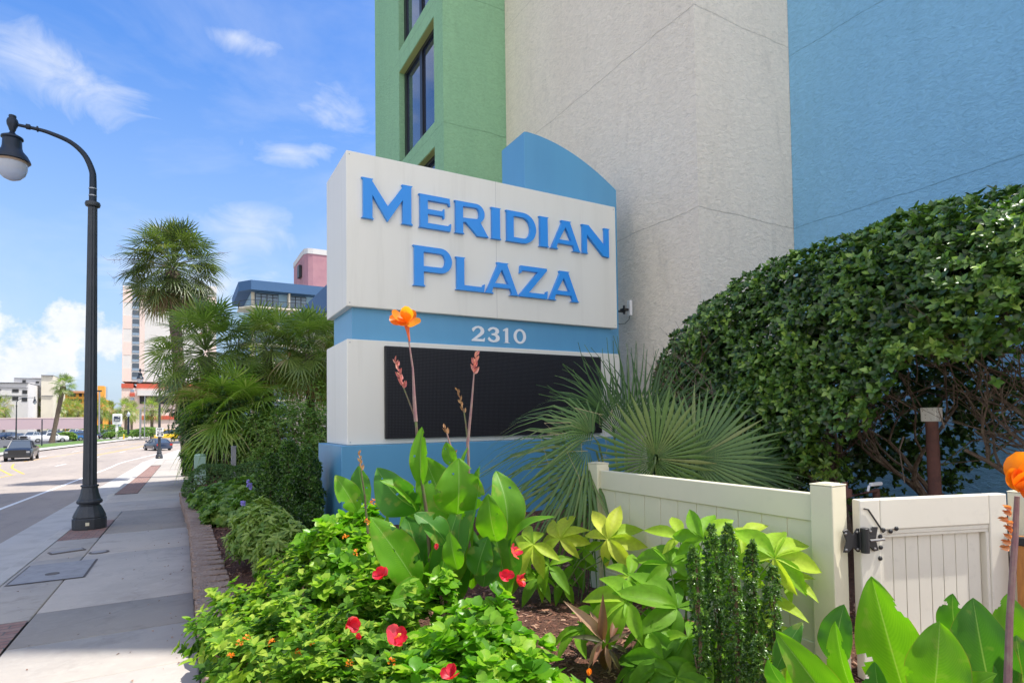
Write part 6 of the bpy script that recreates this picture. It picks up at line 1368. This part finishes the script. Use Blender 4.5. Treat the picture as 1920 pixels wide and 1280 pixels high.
    for sx in (-1, 1):
        for sy in (-.31, .32):
            q = MB(); q.tube([(sx*(Wd/2-.20), sy*L, wr), (sx*(Wd/2+.005), sy*L, wr)], wr, 18); wo = q.build('wheel', M_tyre, t, local=True)
            q = MB(); q.tube([(sx*(Wd/2+.0), sy*L, wr), (sx*(Wd/2+.016), sy*L, wr)], wr*.62, 14); q.build('rim', M_met, wo, local=True)
        q = MB(); zz = bod[-2][1]-.08; q.box(sx*Wd/2*.52, .478*L, zz-.12, sx*Wd/2*.86, .497*L, zz+.03); q.build('headlight', M_hl, t, local=True)
        q = MB(); zz = bod[1][1]-.15; q.box(sx*Wd/2*.62, -.503*L, zz-.18, sx*Wd/2*.93, -.485*L, zz+.05); q.build('tail_light', M_tl, t, local=True)
    for sx in (-1, 1):
        q = MB(); yy = cab[-1][0]*L-.32; q.box(sx*Wd/2*.93, yy, cab[0][1]+.02, sx*(Wd/2+.17), yy+.10, cab[0][1]+.20); q.build('mirror', col, t, local=True, bevel=.02)
    q = MB(); q.box(-Wd/2*(.62 if kind == 'pickup' else .5), .48*L, gc+.24, Wd/2*(.62 if kind == 'pickup' else .5), .502*L, gc+(.70 if kind == 'pickup' else .48)); q.build('grille', M_blk2, t, local=True)
    q = MB(); q.box(-Wd/2*.92, .485*L, gc, Wd/2*.92, .512*L, gc+.2); q.build('bumper', M_blk2 if kind == 'pickup' else col, t, local=True, bevel=.02); q = MB(); q.box(-Wd/2*.92, -.512*L, gc+.02, Wd/2*.92, -.488*L, gc+.24); q.build('bumper', M_blk2 if kind == 'pickup' else col, t, local=True, bevel=.02)
    return t
M_tyre = mat('tyre', (.02, .02, .02), .9); M_hl = mat('headlight', (.3, .31, .33), .15, spec=.8); M_tl = mat('taillight', (.45, .02, .02), .3)
def paint(n, c): return mat('paint_'+n, c, .28, .0, coat=.35)
P_blk, P_wh, P_navy, P_grey, P_silver, P_blue, P_lb, P_yel = paint('black', (.012, .014, .02)), paint('wht', (.75, .76, .78)), paint('nv', (.015, .03, .07)), paint('gr', (.09, .10, .12)), paint('sil', (.42, .44, .47)), paint('bl', (.03, .12, .32)), paint('lb', (.30, .45, .6)), paint('yl', (.75, .50, .03))
zr_ = -1.32-.13
car('pickup_truck', 'dark pickup truck driving towards the camera on the far lanes', 'pickup', 'pickup', P_blk, (-12.9, 69.6, zr_), math.pi+.06)
car('parked_car', 'black sedan driving away beside the speed limit sign pole', 'car', 'sedan', P_navy, (-2.6, 83.5, zr_), .35)
zc_ = -1.31
for kind, col, x, yb, rz, lab in (
    ('van', P_wh, 11, 812, 2.9, 'white van at the left edge behind the pale blue car'),
    ('sedan', P_lb, 14, 816, 2.9, 'pale blue car parked behind the dark pickup truck'),
    ('suv', P_navy, 6, 824, 2.6, 'dark blue car parked just behind the dark pickup truck roof'),
    ('sedan', P_grey, 31, 823.5, 2.7, 'dark grey sedan parked by the far lamp pole'),
    ('suv', P_wh, 53, 814.5, 2.9, 'white pickup sized wagon parked behind the grey cars'),
    ('pickup', P_silver, 60, 826, 2.7, 'silver tailgate truck parked left of the white pickup'),
    ('pickup', P_wh, 90, 829, -1.35, 'white pickup parked side on beside the leaning palm'),
    ('van', P_wh, 97, 813, 2.9, 'white van parked behind the leaning palm trunk'),
    ('suv', P_navy, 105, 821, 2.7, 'navy wagon parked right of the leaning palm'),
    ('sedan', P_wh, 120, 817, 2.8, 'white sedan parked in front of the round green bush'),
    ('suv', P_blue, 128, 827, 2.2, 'blue car parked beyond the lawn left of the near lamp'),
    ('suv', P_wh, 150, 815, 2.7, 'white wagon half hidden behind the near lamp pole'),
    ('sedan', P_silver, 154, 825.5, 1.9, 'silver car parked low beside the near lamp pole'),
    ('suv', P_blk, 201, 822.8, 2.35, 'black wagon parked left of the white sign board'),
    ('suv', P_wh, 213, 810, 2.8, 'white wagon parked behind the white sign board'),
    ('sedan', P_lb, 233, 814, 2.7, 'light blue car parked right of the white sign board'),
    ('suv', P_blk, 246, 814, 2.5, 'black car parked behind the globe lamp'),
    ('suv', P_blue, 262, 813, 2.6, 'dark blue wagon parked beside the slim grey pole'),
    ('suv', P_silver, 42, 818, 2.8, 'silver wagon in the second row behind the grey sedan'),
    ('pickup', P_wh, 26, 817, 2.9, 'white pickup in the second row at the far lamp pole'),
    ('sedan', P_navy, 76, 819, 2.8, 'navy sedan in the second row left of the leaning palm'),
    ('suv', P_grey, 84, 815, 2.9, 'grey wagon in the back row beside the leaning palm'),
    ('sedan', P_silver, 136, 818, 2.7, 'silver sedan in the second row in front of the round bush'),
    ('suv', P_navy, 145, 822, 2.5, 'navy wagon in the second row left of the near lamp pole'),
    ('van', P_wh, 138, 811, 2.9, 'white van in the back row beside the round bush'),
    ('suv', P_grey, 190, 817, 2.6, 'grey wagon in the back row just right of the near lamp pole'),
    ('van', P_yel, 316, 824, 1.8, 'yellow vehicle half hidden behind the palm foliage')):
    r = RT*((x-960)/F_)-UP*((yb-CY_)/F_)+FW; k = (zc_-1.65)/r[2]; k = min(k, 165); p = EYE+r*k
    car('parked_car', lab, 'car' if kind != 'pickup' else 'pickup', kind, col, (p[0], p[1]+1.5, zc_), rz, 'vehicles parked in the car park')
# ------------------------------------------------------------------ far palms, bushes, poles
pr1 = palm('palm_tree', 'tall leaning palm with round crown on the lawn edge across the road', (1.55, 0, 10.0), (0, 0, 0), 30, 1.15, 1.0, 51, .38, 16, lo=-1.0, dead=.05, grav=.15, rbase=.4)
pr1.location = (-19.9, 129, -1.32); pr1['group'] = 'palms across the road'
q2 = palm('palm_tree', 'x', (0, 0, 5.2), (0, 0, 0), 30, 1.35, 1.1, 52, .34, 16, lo=-1.1, dead=.1, grav=.2, rbase=.6)
first = True
for x, ytop, ybase, d, lab in ((8, 745, 812, 158, 'bushy palm at the left edge behind the white van'), (45, 746, 806, 173, 'bushy palm beside the far lamp head'), (70, 745, 806, 173, 'palm with wide crown left of the leaning palm'), (68, 771, 806, 178, 'small young palm below the wide crowned one'), (110, 750, 806, 178, 'palm just right of the leaning palm trunk'), (126, 752, 806, 188, 'yellow green palm in front of the orange building'), (146, 756, 806, 188, 'palm left of the near lamp pole'), (141, 750, 804, 198, 'palm behind the others at the orange building'), (190, 750, 806, 178, 'palm right of the near lamp pole'), (206, 756, 804, 188, 'small crowned palm left of the white sign board'), (236, 752, 808, 135, 'full palm right of the white sign board'), (247, 757, 806, 155, 'palm behind the globe lamp'), (285, 751, 812, 125, 'slim palm before the far hotel'), (-12, 752, 812, 153, 'palm partly cut by the left frame edge'), (26, 752, 806, 188, 'palm behind the far lamp pole'), (168, 751, 806, 183, 'palm hidden by the near lamp pole')):
    p = PD(x, (ytop+ybase)/2, d); zt_p = PD(x, ytop, d)[2]; H_ = zt_p+1.32; s_ = H_/6.9
    o = q2 if first else copy_tree(q2); first = False
    o.location = (p[0], p[1], -1.32); wd_ = (.62 if s_ > 1.3 else .8)*s_*rr.uniform(.95, 1.15); o.scale = (wd_, wd_, s_); o.rotation_euler = (0, 0, rr.uniform(0, 6)); tag(o, lab, 'palm', 'palms across the road')
for x, y, d, r_, lab in ((130, 800, 172, (5.2, 3, 3.2), 'round clipped dark green bush in the car park'), (116, 826, 112, (2.0, 1.2, .9), 'small clump of grassy bush on the lawn'), (126, 818, 112, (1.4, 1.0, 1.0), 'yellow green shrub on the lawn edge'), (234, 818, 128, (4.2, 1.6, 1.0), 'low clipped hedge below the white sign board'), (280, 815, 120, (3.2, 2, 1.4), 'green bush at the foot of the slim far palm'), (199, 803, 160, (4, 2, 1.8), 'bush behind the black wagon')):
    p = PD(x, y, d); shrub('bush', lab, 'bush', (p[0], p[1], -1.32), [((p[0], p[1], -1.32+r_[2]*.75), r_)], T_sm, L_mid, 420, .34, 5, seed=int(x), rm=.5, stems=2, bump=.06)
shrub('treeline', 'distant green treeline along the horizon', 'treeline', (-40, 300, -1.3), [((-70+i*9.5, 305+(i*37 % 20), 2.0+(i*7 % 3)), (8, 5, 4.2+(i*5 % 3))) for i in range(14)], T_sm, L_dark, 2400, 1.3, 4, seed=99, rm=.6, stems=0)['kind'] = 'stuff'
t = thing('sign_board', 'white roadside sign board with navy square emblem across the road', 'sign', (PD(218, 822, 127)[0], PD(218, 822, 127)[1], -1.32))
def dbox(b, x0, x1, y0, y1, d, th, oy=0.):
    p, q = PD(x0, y0, d), PD(x1, y1, d); Y_ = (p[1]+q[1])/2+oy; b.box(p[0], Y_, q[2], q[0], Y_+th, p[2])
b = MB(); dbox(b, 211, 228.5, 776, 795.5, 127, .4); b.build('panel', W_num, t, bevel=.1)
b = MB(); dbox(b, 214, 225.5, 780, 789, 127, .1, -.11); b.build('emblem', P_navy, t)
b = MB(); dbox(b, 216, 221, 782, 783.4, 127, .05, -.17); dbox(b, 221.5, 224, 781.2, 782.2, 127, .05, -.17); dbox(b, 215.5, 224, 786, 787, 127, .05, -.17); b.build('mark', W_num, t)
b = MB(); dbox(b, 216.6, 221.4, 795.6, 823, 127, .3, .05); b.build('pole', W_num, t)
def pole(name, lab, x, yt, yb, d, r_, m_, head=None):
    p, q = PD(x, yt, d), PD(x, yb, d); t = thing(name, lab, 'pole' if not head else 'street lamp', (p[0], p[1], q[2])); b = MB(); b.tube([(p[0], p[1], q[2]), (p[0], p[1], p[2])], [r_, r_*.8], 8); b.build('shaft', m_, t)
    if head == 'globe':
        b = MB(); b.lathe([(.12, 0), (.3, .25), (.32, .5), (.2, .8), (.05, 1.0)], 12, (p[0], p[1], p[2])); b.build('globe', M_globe, t, smooth=True)
    if head == 'box': b = MB(); b.box(p[0]-.5, p[1]-.2, p[2], p[0]+.5, p[1]+.2, p[2]+.35); b.build('lamp_head', M_blk2, t)
    return t
pole('globe_lamp', 'dark post with pale globe in front of the full palm', 241, 781, 815, 120, .22, M_lampd, 'globe'); pole('globe_lamp', 'second pale globe on a post by the slim palm', 283, 779, 812, 125, .12, M_lampd, 'globe')
pole('utility_pole', 'slim grey pole right of the globe lamp', 263.5, 766, 823, 118, .2, M_met); pole('utility_pole', 'thin tall pale pole before the far hotel', 271.5, 742, 822, 116, .09, M_met); pole('parking_light', 'tall parking lot light just right of the near lamp', 186.5, 734, 810, 150, .2, M_met, 'box'); pole('mast', 'thin radio mast on the orange building', 200.5, 725, 745, 240, .12, M_met); pole('sign_post', 'thin dark post on the lawn left of the leaning palm', 79, 786, 838, 88, .09, M_lampd)
# traffic signal and utility cabinet, bollards
for x, lab in ((232, 'yellow bollard at the clipped hedge left end'), (250, 'small white bollard at the clipped hedge right end')):
    p = PD(x, 812, 122); t = thing('bollard', lab, 'bollard', (p[0], p[1], -1.32)); b = MB(); b.lathe([(.13, 0), (.13, 1.0), (.06, 1.1)], 10, (p[0], p[1], -1.32)); b.build('post', P_yel if x < 240 else W_num, t)
pq = PD(375, 868, 19.5); M_gbox = mat('cabinet_green', (.36, .52, .42), .6)
t = thing('utility_cabinet', 'pale green utility pedestal beside the clipped hedge', 'cabinet', (pq[0], pq[1], gz(pq[1])))
b = MB(); b.box(pq[0]-.17, pq[1]-.17, gz(pq[1]), pq[0]+.17, pq[1]+.17, PD(375, 855, 19.5)[2]); b.build('body', M_gbox, t, bevel=.01)
b = MB(); b.lathe([(.15, 0), (.17, .02), (.15, .07), (.05, .09)], 12, (pq[0], pq[1], PD(375, 855, 19.5)[2]+.002)); b.build('cap', M_gbox, t)
b = MB()
for k in range(4): b.box(pq[0]-.1, pq[1]-.175, gz(pq[1])+.32+k*.05, pq[0]+.1, pq[1]-.171, gz(pq[1])+.34+k*.05)
b.build('vent', M_trim, t)
pq = PD(438, 875, 16.2); t = thing('grey_post', 'grey metal post standing beside the young palm trunk', 'post', (pq[0], pq[1], gz(pq[1]))); b = MB(); b.box(pq[0]-.06, pq[1]-.06, -.3, pq[0]+.06, pq[1]+.06, PD(438, 838, 16.2)[2]); b.build('shaft', M_lid, t, bevel=.008)
b = MB(); b.box(pq[0]-.07, pq[1]-.07, PD(438, 838, 16.2)[2]+.001, pq[0]+.07, pq[1]+.07, PD(438, 838, 16.2)[2]+.03); b.build('cap', M_lid, t)
